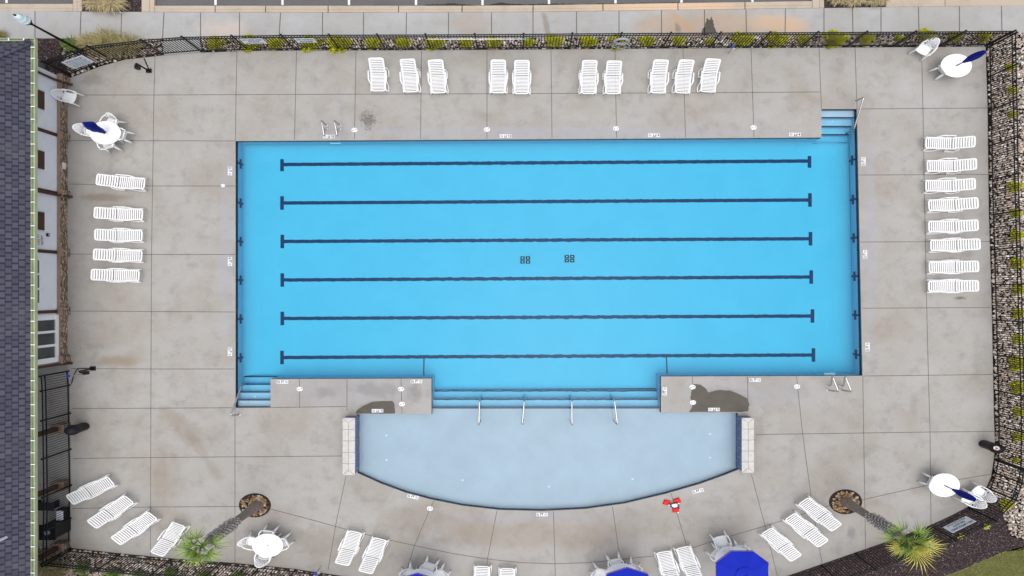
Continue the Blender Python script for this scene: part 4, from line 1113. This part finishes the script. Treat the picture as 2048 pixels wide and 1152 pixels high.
# ================================================================= POOL FITTINGS
def smoothpath(pts, r=.09, k=5):
    """round the inner corners of a polyline"""
    out = [pts[0]]
    for a, b, c in zip(pts, pts[1:], pts[2:]):
        d1 = (a-b); d2 = (c-b); q1 = b+d1.normalized()*min(r, d1.length*.45); q2 = b+d2.normalized()*min(r, d2.length*.45)
        for i in range(k+1):
            u = i/k; out.append(q1*(1-u)**2+b*2*u*(1-u)+q2*u*u)
    return out+[pts[-1]]
def rail(name, pts, label, group, r=.032, feet=(0, -1)):
    W = [P(x, y, h) for x, y, h in pts]; base = W[0].copy()
    t = thing(name, label, 'handrail', base, group)
    MB().tube([w-base for w in smoothpath(W)], r, 10).build('tube', 'steel', t, smooth=True)
    for i in feet:
        w = W[i]-base
        MB().lathe([(.055, 0), (.055, .012), (.03, .03)], 16).xf(Q()).xf(Matrix.Translation(w)).build('anchor_plate', 'lid', t)
for dx, l in ((0, 'left'), (26, 'right')):
    rail('ladder_rail', [(653.5+dx,251,0),(642.5+dx,241,.78),(648.5+dx,272.5,.72),(649.5+dx,258,.35),(653.5+dx,258.5,0)], f'{l} steel ladder rail at the upper pool edge', 'ladder rails at the upper pool edge')
for dx, l in ((0, 'left'), (25.8, 'right')):
    rail('ladder_rail', [(1655.5+dx,780,0),(1677+dx,783.5,.85),(1664.5+dx,752.5,.8),(1661+dx,771,.3),(1655.5+dx,771.8,0)], f'{l} steel ladder rail at the lower right pool edge', 'ladder rails at the lower right pool edge')
single('ladder_tread', MB().box((0,0,0), (.42, .14, .05)), 'lid', P(671, 284.5, -.5), 'pale underwater ladder tread below the upper ladder rails', 'ladder tread')
single('ladder_tread', MB().box((0,0,0), (.42, .14, .05)), 'lid', P(1659, 749.3, -.4), 'pale underwater ladder tread by the lower right ladder rails', 'ladder tread')
rail('stair_handrail', [(1709.5,203,0),(1727.5,194.4,.80),(1708,258,.25),(1690.7,268.5,-.75)], 'steel handrail over the corner stairs at the top right of the pool', 'corner stair handrails')
rail('stair_handrail', [(479,829,0),(461,831.5,.80),(483,772,.25),(494.5,766,-.75)], 'steel handrail over the corner stairs at the lower left of the pool', 'corner stair handrails')
for pts, l in (([(961,843,SZ),(957.8,849,.55),(959,800,.5),(961.5,793,-.7)], 'leftmost steel handrail on the wide steps to the wading area'), ([(1047,841.5,SZ),(1044.7,849,.55),(1048.5,800,.5),(1049,792,-.7)], 'second steel handrail from the left on the wide steps'),
               ([(1141,842,SZ),(1144,850,.55),(1143.6,800,.5),(1140,792,-.7)], 'third steel handrail from the left on the wide steps'), ([(1227.5,842,SZ),(1235,849,.55),(1228.5,799,.5),(1222,791.6,-.7)], 'rightmost steel handrail on the wide steps, leaning furthest')):
    rail('step_handrail', pts, l, 'handrails on the wide pool steps')

def lid(px, py, r, label):
    t = thing('skimmer_lid', label, 'deck lid', P(px, py, .005), 'round white lids in the deck')
    MB().lathe([(r, 0), (r, .006), (r*.93, .009)], 28).build('cover', 'lid', t, Q())
    if r > .1:
        for s in (-1, 1): MB().lathe([(.022, .0095), (.022, .0115)], 10, (s*r*.5, s*r*.18, 0)).build('finger_hole', 'grey_plastic', t, Q())
for (x, y), l in zip([(709,260),(974,259),(1232,257),(1507,255),(599.5,778),(802,778),(804,808),(1385,774),(1386,805),(1594,773),(860,1017)],
    ['round white deck lid right of the upper ladder rails', 'second round white lid along the upper pool edge', 'third round white lid along the upper pool edge', 'round white lid nearest the top right corner stairs', 'round white lid beside the lower left corner stairs', 'upper round lid on the left bump-out', 'lower round lid on the left bump-out', 'upper round lid at the edge of the large wet patch', 'lower round lid at the edge of the large wet patch', 'round white lid left of the lower right ladder', 'round white lid below the curved wading edge']): lid(x, y, .117, l)
lid(446, 371, .08, 'smallest round white cap in the deck left of the pool')

def marker(px, py, ang, body, label, w=.44, ht=.13):
    t = thing('depth_marker', label, 'depth marker', P(px, py, .0045), 'depth markers in the deck')
    q = Q(R(ang)) if abs(ang) in (0, 180) else Q(R(ang))
    horizontal = abs(ang) < 60 or abs(ang) > 120
    hh = ht/KY if horizontal else ht*1.25; ww = w if horizontal else w*.92/1.0/KY*.82
    MB().box((0,0,.002), (ww, hh, .004)).build('tile', 'lid', t, q)
    tx = text_fit(body, ww*.60, hh*.80); tx.xf(Matrix.Translation((-ww*.17, 0, .0055))); tx.build('depth_number', 'ink_black', t, q)
    sy = MB().tube([(ww*.33+hh*.28*math.cos(k*.524), hh*.28*math.sin(k*.524), .006) for k in range(12)], .009, 5, closed=True, flat=.2)
    sy.bar((ww*.33-hh*.2, hh*.2, .006), (ww*.33+hh*.2, -hh*.2, .006), .016, .003)
    sy.build('no_diving_symbol', simple('ink_grey', srgb(130, 120, 118)), t, q)
MK = [(658,273,180,'3½ FT','depth marker between the upper ladder rails'),(1011,272,180,'3½ FT','depth marker at the middle of the upper pool edge'),(1308,270.5,180,'4 FT','four foot depth marker on the upper pool edge, right of centre'),(1590,269,180,'4 FT','depth marker nearest the top right corner stairs'),
 (565,764,0,'3½ FT','depth marker beside the lower left corner stairs'),(833,763,0,'3½ FT','depth marker at the top of the left bump-out'),(1510,760,0,'3½ FT','depth marker on the lower edge right of the wet bump-out'),
 (755,821.5,180,'½ FT','depth marker inside the left wet patch'),(1428,819,180,'½ FT','depth marker inside the large right wet patch'),(1329.5,783,90,'3 FT','upright depth marker on the side of the right bump-out'),
 (460,342,-90,'3½ FT','upper depth marker on the left pool edge'),(460,523,-90,'4 FT','middle depth marker on the left pool edge'),(460,703,-90,'3½ FT','lower depth marker on the left pool edge'),
 (1727,323,90,'3½ FT','upper depth marker on the right pool edge'),(1730,509,90,'3½ FT','middle depth marker on the right pool edge'),(1735,694,90,'3½ FT','lower depth marker on the right pool edge'),
 (826,993.5,-16,'½ FT','left depth marker along the curved wading edge'),(1084,1029,0,'½ FT','middle depth marker along the curved wading edge'),(1396,982,19,'½ FT','right depth marker along the curved wading edge')]
for a in MK: marker(*a)

# tiled end walls of the wading area
def tiled_wall(x0, x1, y0, y1, label):
    h = .52; a, b = P(x0, y1), P(x1, y0)
    cx, cy = (a.x+b.x)/2, (a.y+b.y)/2; w, l = b.x-a.x, b.y-a.y
    t = thing('tiled_wall', label, 'low wall', Vector((cx, cy, 0)), 'tiled walls beside the wading area')
    body = MB().box((0,0,h/2-.12), (w, l, h+.24)); body.build('tiled_face', mat_bluetile, t)
    hw, hl = w/2+.02, l/2+.02
    c = MB()
    c.add([(-hw,-hl,h),(hw,-hl,h),(hw,hl,h),(-hw,hl,h),(-hw,-hl,h+.05),(hw,-hl,h+.05),(hw,hl,h+.05),(-hw,hl,h+.05),(0,-hl+hw*.8,h+.085),(0,hl-hw*.8,h+.085)],
          [(0,1,5,4),(1,2,6,5),(2,3,7,6),(3,0,4,7),(4,5,8),(6,7,9),(5,6,9,8),(7,4,8,9),(3,2,1,0)])
    c.build('stone_cap', 'cap', t)
    gr = MB()
    for i in range(1, 5):
        y = -hl+2*hl*i/5
        gr.bar((-hw-.002, y, h+.052), (0, y, h+.088), .012, .004); gr.bar((0, y, h+.088), (hw+.002, y, h+.052), .012, .004)
    gr.bar((0,-hl+hw*.8,h+.087),(0,hl-hw*.8,h+.087), .010, .004)
    for sx in (-1, 1):
        for sy in (-1, 1): gr.bar((sx*hw, sy*hl, h+.052), (0, sy*(hl-hw*.8), h+.087), .010, .004)
    gr.build('cap_joints', 'joint', t)
def bt():
    m, nt, nd, ln, b = nodes_of('blue_glazed_tile')
    tc = nt.nodes.new('ShaderNodeTexCoord'); vo = nt.nodes.new('ShaderNodeTexBrick')
    vo.inputs['Scale'].default_value = 1; vo.inputs['Brick Width'].default_value = .36; vo.inputs['Row Height'].default_value = .30; vo.inputs['Mortar Size'].default_value = .008
    vo.inputs['Color1'].default_value = rgba(srgb(52, 66, 130)); vo.inputs['Color2'].default_value = rgba(srgb(76, 88, 146)); vo.inputs['Mortar'].default_value = rgba(srgb(150, 160, 190))
    cb = nt.nodes.new('ShaderNodeSeparateXYZ'); cc = nt.nodes.new('ShaderNodeCombineXYZ')
    ln.new(tc.outputs['Object'], cb.inputs[0]); ln.new(cb.outputs[1], cc.inputs[0]); ln.new(cb.outputs[2], cc.inputs[1]); ln.new(cc.outputs[0], vo.inputs['Vector'])
    c = mix(nt, ramp(nt, noise(nt, 18, 5, .7), [(.4, .6), (.6, 0)]), vo.outputs['Color'], srgb(40, 50, 104))
    ln.new(c, b.inputs['Base Color']); b.inputs['Roughness'].default_value = .25
    return m
mat_bluetile = bt()
tiled_wall(694, 716, 831.5, 941, 'low blue tiled wall with pale stone cap left of the wading area')
tiled_wall(1475.5, 1497, 831.5, 936.5, 'low blue tiled wall with pale stone cap right of the wading area')

# toy on the deck
t = thing('float_toy', 'red three-pad float toy with a white plate on the deck below the wading area', 'pool toy', P(1347, 1013))
o_ = P(1347, 1013)
for (x, y, a_) in ((1334,1006,.5),(1355.3,1002.6,-.4),(1352,1021,.8)):
    c = P(x, y, .1)-o_
    mb = MB().lathe([(.13,0),(.165,.02),(.17,.06),(.15,.09),(.03,.095)], 4).xf(Matrix.Rotation(a_, 4, 'Z')).xf(Q()); mb.xf(Matrix.Translation(Vector((c.x, c.y, 0)))); mb.build('pad', 'red', t)
for a_, b_ in (((1337,1009),(1350,1018)), ((1357,1006),(1358,1018)), ((1338,1009),(1355,1005.5))):
    MB().bar(P(*a_, .12)-o_, P(*b_, .12)-o_, .035, .03).build('strap', 'dark_red', t)
c = P(1349, 1010.5, .1)-o_
MB().lathe([(.02,0),(.10,.01),(.11,.12),(.09,.13)], 18).xf(Q()).xf(Matrix.Translation(Vector((c.x, c.y, 0)))).build('plate', 'plastic', t)
for x, y in ((1338,1010.2),(1357.2,1007),(1356,1025)):
    c = P(x, y, .13)-o_; MB().lathe([(.03,0),(.03,.15),(.012,.16)], 10).xf(Q()).xf(Matrix.Translation(Vector((c.x, c.y, 0)))).build('cap', 'plastic', t)

# waste bins
def bin_(px, py, label, sticker, mat):
    t = thing('waste_bin', label, 'waste bin', P(px, py), 'round black waste bins on the deck'); BS = Q(0, .84)
    MB().lathe([(.20,0),(.235,.02),(.265,.74),(.285,.75),(.285,.80)], 28).build('body', mat, t, BS, smooth=True)
    MB().lathe([(.30,.79),(.30,.86),(.29,.95),(.245,1.06),(.16,1.14),(.05,1.17),(.001,1.172)], 28, cap=False).build('domed_lid', mat, t, BS, smooth=True)
    hd = heading(NX-px, NY-py)
    fl = MB().box((.272, 0, .93), (.03, .24, .14)); fl.xf(Matrix.Rotation(hd, 4, 'Z')).build('flap', 'black_plastic', t, BS)
    if sticker:
        a = .155
        st_ = MB(); vs = []
        for r, ph in ((0, .0), (.07, 0), (.135, 0)): pass
        q2 = Matrix.Rotation(hd, 4, 'Z') @ Matrix.Translation((.185, 0, 1.115)) @ Matrix.Rotation(R(38), 4, 'Y')
        s1 = MB().lathe([(.115,0),(.115,.012)], 20).xf(q2); s1.build('sticker', 'sign_white', t, BS)
        s2 = MB().box((.0,.04,.016), (.05,.10,.006)).box((.03,-.045,.016), (.10,.035,.006)).box((-.05,.01,.016),(.04,.06,.006)).xf(q2); s2.build('sticker_mark', 'red', t, BS)
bin_(169.5, 852.5, 'charcoal domed waste bin beside the lower left fence', False, 'grey_plastic')
bin_(1967, 887.5, 'black domed waste bin with red and white sticker by the right fence', True, 'black_plastic')

# gooseneck pedestals
def pedestal(bx, by, h, tx, ty, hx, hy, label, conduit):
    base = P(bx, by); t = thing('gooseneck_pedestal', label, 'keypad post', base, 'black keypad posts by the gates')
    MB().box((0,0,.03), (.2,.15,.06)).build('base_plate', 'black', t)
    top = P(tx, ty, h)-base; hd = P(hx, hy, h-.12)-base
    pts = smoothpath([Vector((0,0,.05)), top, Vector((hd.x, hd.y, h+.02)), hd], .08)
    MB().tube(pts, .032, 10).build('post', 'black', t, smooth=True)
    MB().box(hd, (.14,.13,.2)).build('keypad', 'black_plastic', t)
    MB().tube(smoothpath([P(x, y, .03)-base for x, y in conduit], .15), .017, 8).build('conduit', 'black', t, smooth=True)
pedestal(298.5, 142, 1.0, 272, 126.5, 275, 135, 'black gooseneck keypad post near the street fence corner', [(298.5,141),(293,129),(288,117)])
pedestal(186.5, 736.8, 1.0, 157, 743, 172, 745.5, 'black gooseneck keypad post by the house-side gate', [(183,737),(158,737),(152,741),(147,752),(143,767)])

# yard hydrants
def hydrant(px, py, tx, ty, label):
    base = P(px, py); t = thing('hose_hydrant', label, 'hose tap', base, 'small hose taps by the fences')
    top = P(tx, ty, .75)-base
    MB().tube([Vector((0,0,0)), Vector((top.x*.9, top.y*.9, .7))], .022, 8).build('pipe', 'steel_matte', t)
    MB().box(top, (.10,.07,.09)).build('valve', 'blue_handle', t)
    MB().tube([Vector((top.x*.8, top.y*.8, .62)), Vector((top.x*.8+.12, top.y*.8-.03, .60)), Vector((top.x*.8+.16, top.y*.8-.05, .5))], .016, 8).build('spout', 'steel', t)
    MB().lathe([(.05,0),(.05,.02)], 14).build('floor_plate', 'yellow', t, Q())
hydrant(1457, 107, 1466, 93.5, 'slim hose tap with blue valve at the street fence')
hydrant(640, 1135, 631, 1147, 'slim hose tap with blue valve at the lower fence')
hydrant(165, 748.5, 136, 752, 'hose tap with blue valve and brass foot by the house-side gate')

# things on the covered patio behind the left fence
t = thing('waste_bin', 'square black bin with a round opening behind the lower left fence', 'waste bin', P(128, 1048))
MB().box((0,0,.45), (.56,.5,.9)).build('body', 'black_plastic', t, bevel=.04)
MB().box((0,0,.92), (.62,.56,.05)).build('lid', 'black', t, bevel=.02)
MB().lathe([(.12,.946),(.12,.955),(.10,.96)], 20).xf(Q()).build('opening', simple('pale_blue_bag', srgb(150, 170, 205), .4), t)
t = thing('cooler', 'white and grey lidded cooler behind the lower left fence', 'cooler', P(133, 1024))
MB().box((0,0,.2), (.3,.42,.4)).build('body', 'grey_plastic', t, bevel=.03)
MB().box((.02,0,.42), (.26,.36,.05)).build('lid', 'plastic_aged', t, bevel=.02)
t = thing('bench', 'grey bench half hidden under the roof edge', 'bench', P(115, 1006))
MB().box((-.3,0,.43), (.9,.3,.05)).build('seat', 'grey_plastic', t, bevel=.01)
for sx in (-.65,.05):
    MB().box((sx,0,.205), (.06,.26,.40)).build('leg', 'grey_plastic', t)
single('white_box', MB().box((0,0,.3), (.14,.16,.2)).box((0,0,.1), (.03,.03,.2)), 'plastic_aged', P(107, 1010), 'small white box on a stub beside the grey bench', 'box')

# ================================================================= STREET LAMP
base = P(170, 106); top = P(66, 46.5, 3.6)-base
r0 = math.hypot(170-NX, 106-NY); rt = math.hypot(60-NX, 44-NY); hp = (1-r0/rt)*H
rl_ = math.hypot(28-NX, 25-NY); hl_ = (1-r0/rl_)*H
t = thing('street_lamp', 'black street lamp post with a pale glass lantern by the sidewalk corner', 'street lamp', base)
MB().lathe([(.13,0),(.13,.12),(.085,.3),(.062,.5),(.042,hp-.12),(.06,hp-.1),(.06,hp-.04),(.035,hp)], 16).xf(Q()).build('post', 'black', t, smooth=False)
gl = hl_-hp
MB().lathe([(.04,hp-.02),(.09,hp+.02),(.16,hp+.10),(.18,hp+.16)], 20).xf(Q()).build('lantern_base', 'black', t)
MB().lathe([(.17,hp+.16),(.205,hp+gl*.3),(.205,hp+gl*.36),(.17,hp+gl*.38),(.19,hp+gl*.5),(.18,hp+gl*.56),(.14,hp+gl*.58),(.15,hp+gl*.68),(.10,hp+gl*.80),(.03,hp+gl*.86)], 24).xf(Q()).build('glass_globe', 'lamp_glass', t, smooth=True)
MB().lathe([(.03,hp+gl*.86),(.045,hp+gl*.90),(.012,hp+gl*1.0)], 12).xf(Q()).build('finial', 'black', t)

# ================================================================= HOUSE
WX = (130.2-NX)*S       # white wall plane
hy0, hy1 = P(0, 158).y, P(0, 722).y
house = thing('pool_house', 'white walled pool house with stone base and grey shingle roof along the left edge', 'house', Vector((WX-1.5, (hy0+hy1)/2, 0)))
def hb(*boxes):
    mb = MB()
    for (x0, x1, y0, y1, z0, z1) in boxes:
        mb.box(((x0+x1)/2, (y0+y1)/2, (z0+z1)/2), (abs(x1-x0), abs(y1-y0), z1-z0))
    return mb
HO = house.location.copy()
def hbuild(mb, name, mat, parent=None, bevel=0):
    mb.xf(Matrix.Translation(-HO)) if parent is None or True else None
    return mb.build(name, mat, parent or house, bevel=bevel)
hbuild(hb((WX-2, WX, hy1, hy0, 0, 2.62)), 'wall', 'wall')
stx = (135.2-NX)*S
hbuild(hb((WX+.001, stx, hy1+.02, hy0-.02, 0, .42)), 'stone_base', 'stone')
hbuild(hb((WX+.002, stx+.012, hy1+.02, hy0-.02, .421, .47)), 'ledge', 'brown_ledge')
pyl = [276, 390, 506, 622, 717, 163]
for i, yy in enumerate(pyl):
    y = P(0, yy).y; x1 = (141-NX)*S
    hbuild(hb((stx-.01, x1, y-.135, y+.135, 0, .44)), 'pilaster', 'stone')
    hbuild(hb((WX+.02, x1+.012, y-.15, y+.15, .442, .49)), 'pilaster_cap', 'brown_ledge')
    if i < 4: hbuild(hb((WX, WX+.035, y-.06, y+.06, .49, 2.62)), 'batten', 'brown')
for yy in (219, 333, 449):
    y = P(0, yy).y
    hbuild(hb((WX+.002, WX+.045, y-.37*.87, y+.37*.87, 1.2, 2.3)), 'shutter', 'brown')
    s_ = hb((WX+.004, WX+.03, y-.37, y+.37, 1.14, 1.195)); hbuild(s_, 'sill', 'trim_white')
# narrow window strip
y0_, y1_ = P(0, 606).y, P(0, 522).y
w_ = hbuild(hb((WX+.002, WX+.03, y0_, y1_, 1.48, 2.35)), 'window', 'window_glass')
for k_ in (0, 1/3, 2/3, 1):
    yy = y0_+(y1_-y0_)*k_
    mb = hb((WX+.003, WX+.045, yy-.035, yy+.035, 1.46, 2.36)); mb.xf(Matrix.Translation(-HO)); mb.build('mullion', 'trim_white', w_)
mb = hb((WX+.0035, WX+.048, y0_-.035, y1_+.035, 1.42, 1.478)); mb.xf(Matrix.Translation(-HO)); mb.build('sill', 'trim_white', w_)
# large three-pane window
yA, yB = P(0, 716).y, P(0, 633).y
w_ = hbuild(hb((WX+.002, WX+.02, yA, yB, .56, 2.3)), 'window', 'window_glass')
def hsub(mb, name, mat): mb.xf(Matrix.Translation(-HO)); return mb.build(name, mat, w_)
for k_, hw_ in ((0, .09), (.345, .045), (.665, .045), (1, .09)):
    yy = yA+(yB-yA)*k_
    hsub(hb((WX+.003, WX+.06, yy-hw_, yy+hw_, .50, 2.3)), 'frame', 'trim_white')
hsub(hb((WX+.0035, WX+.075, yA-.09, yB+.09, .472, .62)), 'sill', 'trim_white')
# downspouts
def spout(name, pts):
    mb = MB().tube([Vector(p) for p in pts], .045, 8); hbuild(mb, name, 'brown')
for yy in (170, 394, 726):
    y = P(0, yy).y; xw = WX+.07
    spout('downspout', smoothpath([Vector((xw+.55, y, 2.62)), Vector((xw, y, 2.4)), Vector((xw, y, .62)), Vector((xw+.13, y, .42)), Vector((xw+.14, y, .12)), Vector((xw+.24, y, .04))], .08))
# meter box on stone, small speaker box on wall
y = P(0, 334).y; hbuild(hb((stx+.001, stx+.03, y-.12, y+.12, .14, .32)), 'outlet_cover', simple('cream_cover', srgb(225, 220, 205)))
y = P(0, 474).y
t = thing('emergency_phone', 'small black call box below the red lettered wall sign', 'call box', Vector((WX+.03, y, 1.0)))
MB().box((0,0,0), (.05,.11,.13)).build('housing', 'black_plastic', t); MB().box((.03,0,0), (.012,.06,.07)).build('button_plate', 'steel_matte', t)
# the wall sign (letters read from the deck)
y = P(0, 485).y
t = thing('wall_sign', 'white wall sign with dark red lettering on the pool house', 'sign', Vector((WX+.012, y, 1.62)))
rot = Matrix((Vector((0,1,0)), Vector((0,0,1)), Vector((1,0,0)))).transposed().to_4x4()
mb = MB().box((0,0,0), (.62, .92, .012)).xf(rot); mb.build('board', 'sign_white', t)
yy = .30
for body, w in (('POOL', .28), ('EMERGENCY', .54), ('CALL 911', .38), ('NOTIFY', .34)):
    tx = text_fit(body, w, .115); tx.xf(Matrix.Translation((0, yy-.06, .008))); tx.xf(rot); tx.build('lettering', 'ink_red', t); yy -= .185
# porch posts in line with the wall
for yy in (853, 966, 1087):
    y = P(0, yy).y; xc = (131-NX)*S
    hbuild(hb((xc-.24, xc+.2, y-.15, y+.15, 0, .44)), 'porch_pier', 'stone')
    hbuild(hb((xc-.26, xc+.22, y-.165, y+.165, .442, .49)), 'pier_cap', 'brown_ledge')
    hbuild(hb((xc-.10, xc+.06, y-.075, y+.075, .49, 2.62)), 'porch_post', 'brown')
# end wall and rear of the porch
# roof: hipped, eave at 2.75 m
ez = 2.75
ex, ey0, ey1 = P(62.5, 0, ez).x, P(0, 83, ez).y, P(0, 1500, ez).y
ex2 = ex-3.3; pitch = .5
rx_ = (ex+ex2)/2; rz = ez+(ex-rx_)*pitch; ry0 = ey0-(ex-rx_)*KY
rf = MB()
rf.add([(ex,ey0,ez),(ex2,ey0,ez),(ex,ey1,ez),(ex2,ey1,ez),(rx_,ry0,rz),(rx_,ey1,rz),
        (ex,ey0,ez-.05),(ex2,ey0,ez-.05),(ex,ey1,ez-.05),(ex2,ey1,ez-.05)],
       [(2,0,4,5),(0,1,4),(1,3,5,4),(0,2,8,6),(1,0,6,7),(3,1,7,9),(6,8,9,7),(2,5,3,9,8)])
hbuild(rf, 'roof', 'shingle')
# hip cap shingles
hc = MB(); a = Vector((ex, ey0, ez)); b = Vector((rx_, ry0, rz)); k = 30
for i in range(k):
    p = a+(b-a)*i/k; q_ = a+(b-a)*(i+1.15)/k
    hc.bar(p+Vector((0,0,.02)), q_+Vector((0,0,.032)), .24, .02)
hbuild(hc, 'hip_cap', 'shingle')
# fascia + gutter with hangers, along the eaves
gx0, gx1 = ex-.005, P(70.5, 0, ez).x
gm = hb((gx0-.0, gx0+.012, ey1, ey0+.03, ez-.12, ez+.012), (gx1-.012, gx1, ey1, ey0+.09, ez-.12, ez+.02), (gx0+.012, gx1-.012, ey1, ey0+.06, ez-.125, ez-.105),
        (ex2, gx1, ey0+.095, ey0+.107, ez-.12, ez+.02), (ex2, gx0, ey0+.018, ey0+.03, ez-.12, ez+.012), (ex2, gx1-.012, ey0+.031, ey0+.094, ez-.124, ez-.104))
gut = hbuild(gm, 'gutter', 'gutter')
mb = hb((gx0+.013, gx1-.013, ey1, ey0+.02, ez-.07, ez-.06)); mb.xf(Matrix.Translation(-HO)); mb.build('trough', 'gutter_dark', gut)
yy = ey0-.2
while yy > P(0, 1170, ez).y:
    mb = hb((gx0+.001, gx1-.001, yy-.013, yy+.013, ez+.003, ez+.024)); mb.xf(Matrix.Translation(-HO)); mb.build('hanger', 'trim_white', gut)
    yy -= (24+random.uniform(-2.5, 2.5))*S*(1-ez/H)
for xx in (48, 18):
    x = P(xx, 0, ez).x; mb = hb((x-.02, x+.02, ey0+.02, ey0+.105, ez+.003, ez+.024)); mb.xf(Matrix.Translation(-HO)); mb.build('hanger', 'trim_white', gut)
hbuild(hb((gx0-.02, gx0-.003, ey1, ey0, ez-.2, ez-.055)), 'fascia', 'brown')
hbuild(hb((WX, ex-.03, hy1, ey0-.02, ez-.12, ez-.10)), 'soffit', 'wall')
hbuild(hb((ex-3.25, ex-.031, ey1, hy1-.003, ez-.121, ez-.10)), 'porch_bounce_ceiling', 'wall')  # unseen white ceiling, added to bounce light onto the dark patio
t = thing('roof_vent', 'small white pipe vent on the grey roof at the lower left', 'vent pipe', P(1, 1080, 3.6))
MB().lathe([(.05,-.25),(.05,.12),(.04,.12),(.04,-.2)], 16).xf(Q()).build('pipe', 'trim_white', t)
# gas meter grille by the corner
t = thing('utility_grille', 'small grey slatted unit in the mulch at the house corner', 'utility box', P(84, 133))
for i in range(4): MB().box((-.11+i*.075, 0, .2), (.02, .25, .4)).build('fin', 'steel_matte', t)
MB().box((0,.14,.2), (.3,.02,.4)).build('back_plate', 'steel_matte', t)

# ================================================================= CAMERA, LIGHT, WORLD
cam = bpy.data.cameras.new('camera'); co = bpy.data.objects.new('camera', cam); scene.collection.objects.link(co)
co.location = (0, 0, H); co.rotation_euler = (0, 0, 0)
cam.sensor_width = 36; cam.lens = (H/S)/2048*36
cam.shift_x = (1024-NX)/2048; cam.shift_y = (NY-576)/2048
cam.clip_end = 2000; cam.clip_start = .1
scene.camera = co

sun_el, sun_az = R(82), R(160)
w = bpy.data.worlds.new('World'); scene.world = w; w.use_nodes = True
nt = w.node_tree; bg = nt.nodes['Background']
sky = nt.nodes.new('ShaderNodeTexSky'); sky.sky_type = 'NISHITA'; sky.sun_disc = False
sky.sun_elevation = sun_el; sky.sun_rotation = sun_az; sky.dust_density = 4; sky.air_density = 1
hs = nt.nodes.new('ShaderNodeHueSaturation'); hs.inputs['Saturation'].default_value = .35
nt.links.new(sky.outputs[0], hs.inputs['Color']); nt.links.new(hs.outputs[0], bg.inputs['Color'])
bg.inputs['Strength'].default_value = .13
sl = bpy.data.lights.new('sun', 'SUN'); sl.energy = 1.1; sl.angle = R(70); sl.color = (1, .97, .93)
so = bpy.data.objects.new('sun', sl); scene.collection.objects.link(so)
d = Vector((math.sin(sun_az)*math.cos(sun_el), math.cos(sun_az)*math.cos(sun_el), math.sin(sun_el)))
so.rotation_euler = (-d).to_track_quat('-Z', 'Y').to_euler(); so.location = (0, 0, 30)
scene.view_settings.view_transform = 'Standard'; scene.view_settings.look = 'None'
scene.view_settings.exposure = 0.32; scene.view_settings.gamma = 1
scene.cycles.max_bounces = 8; scene.cycles.diffuse_bounces = 4; scene.cycles.transparent_max_bounces = 12
scene.cycles.use_denoising = True
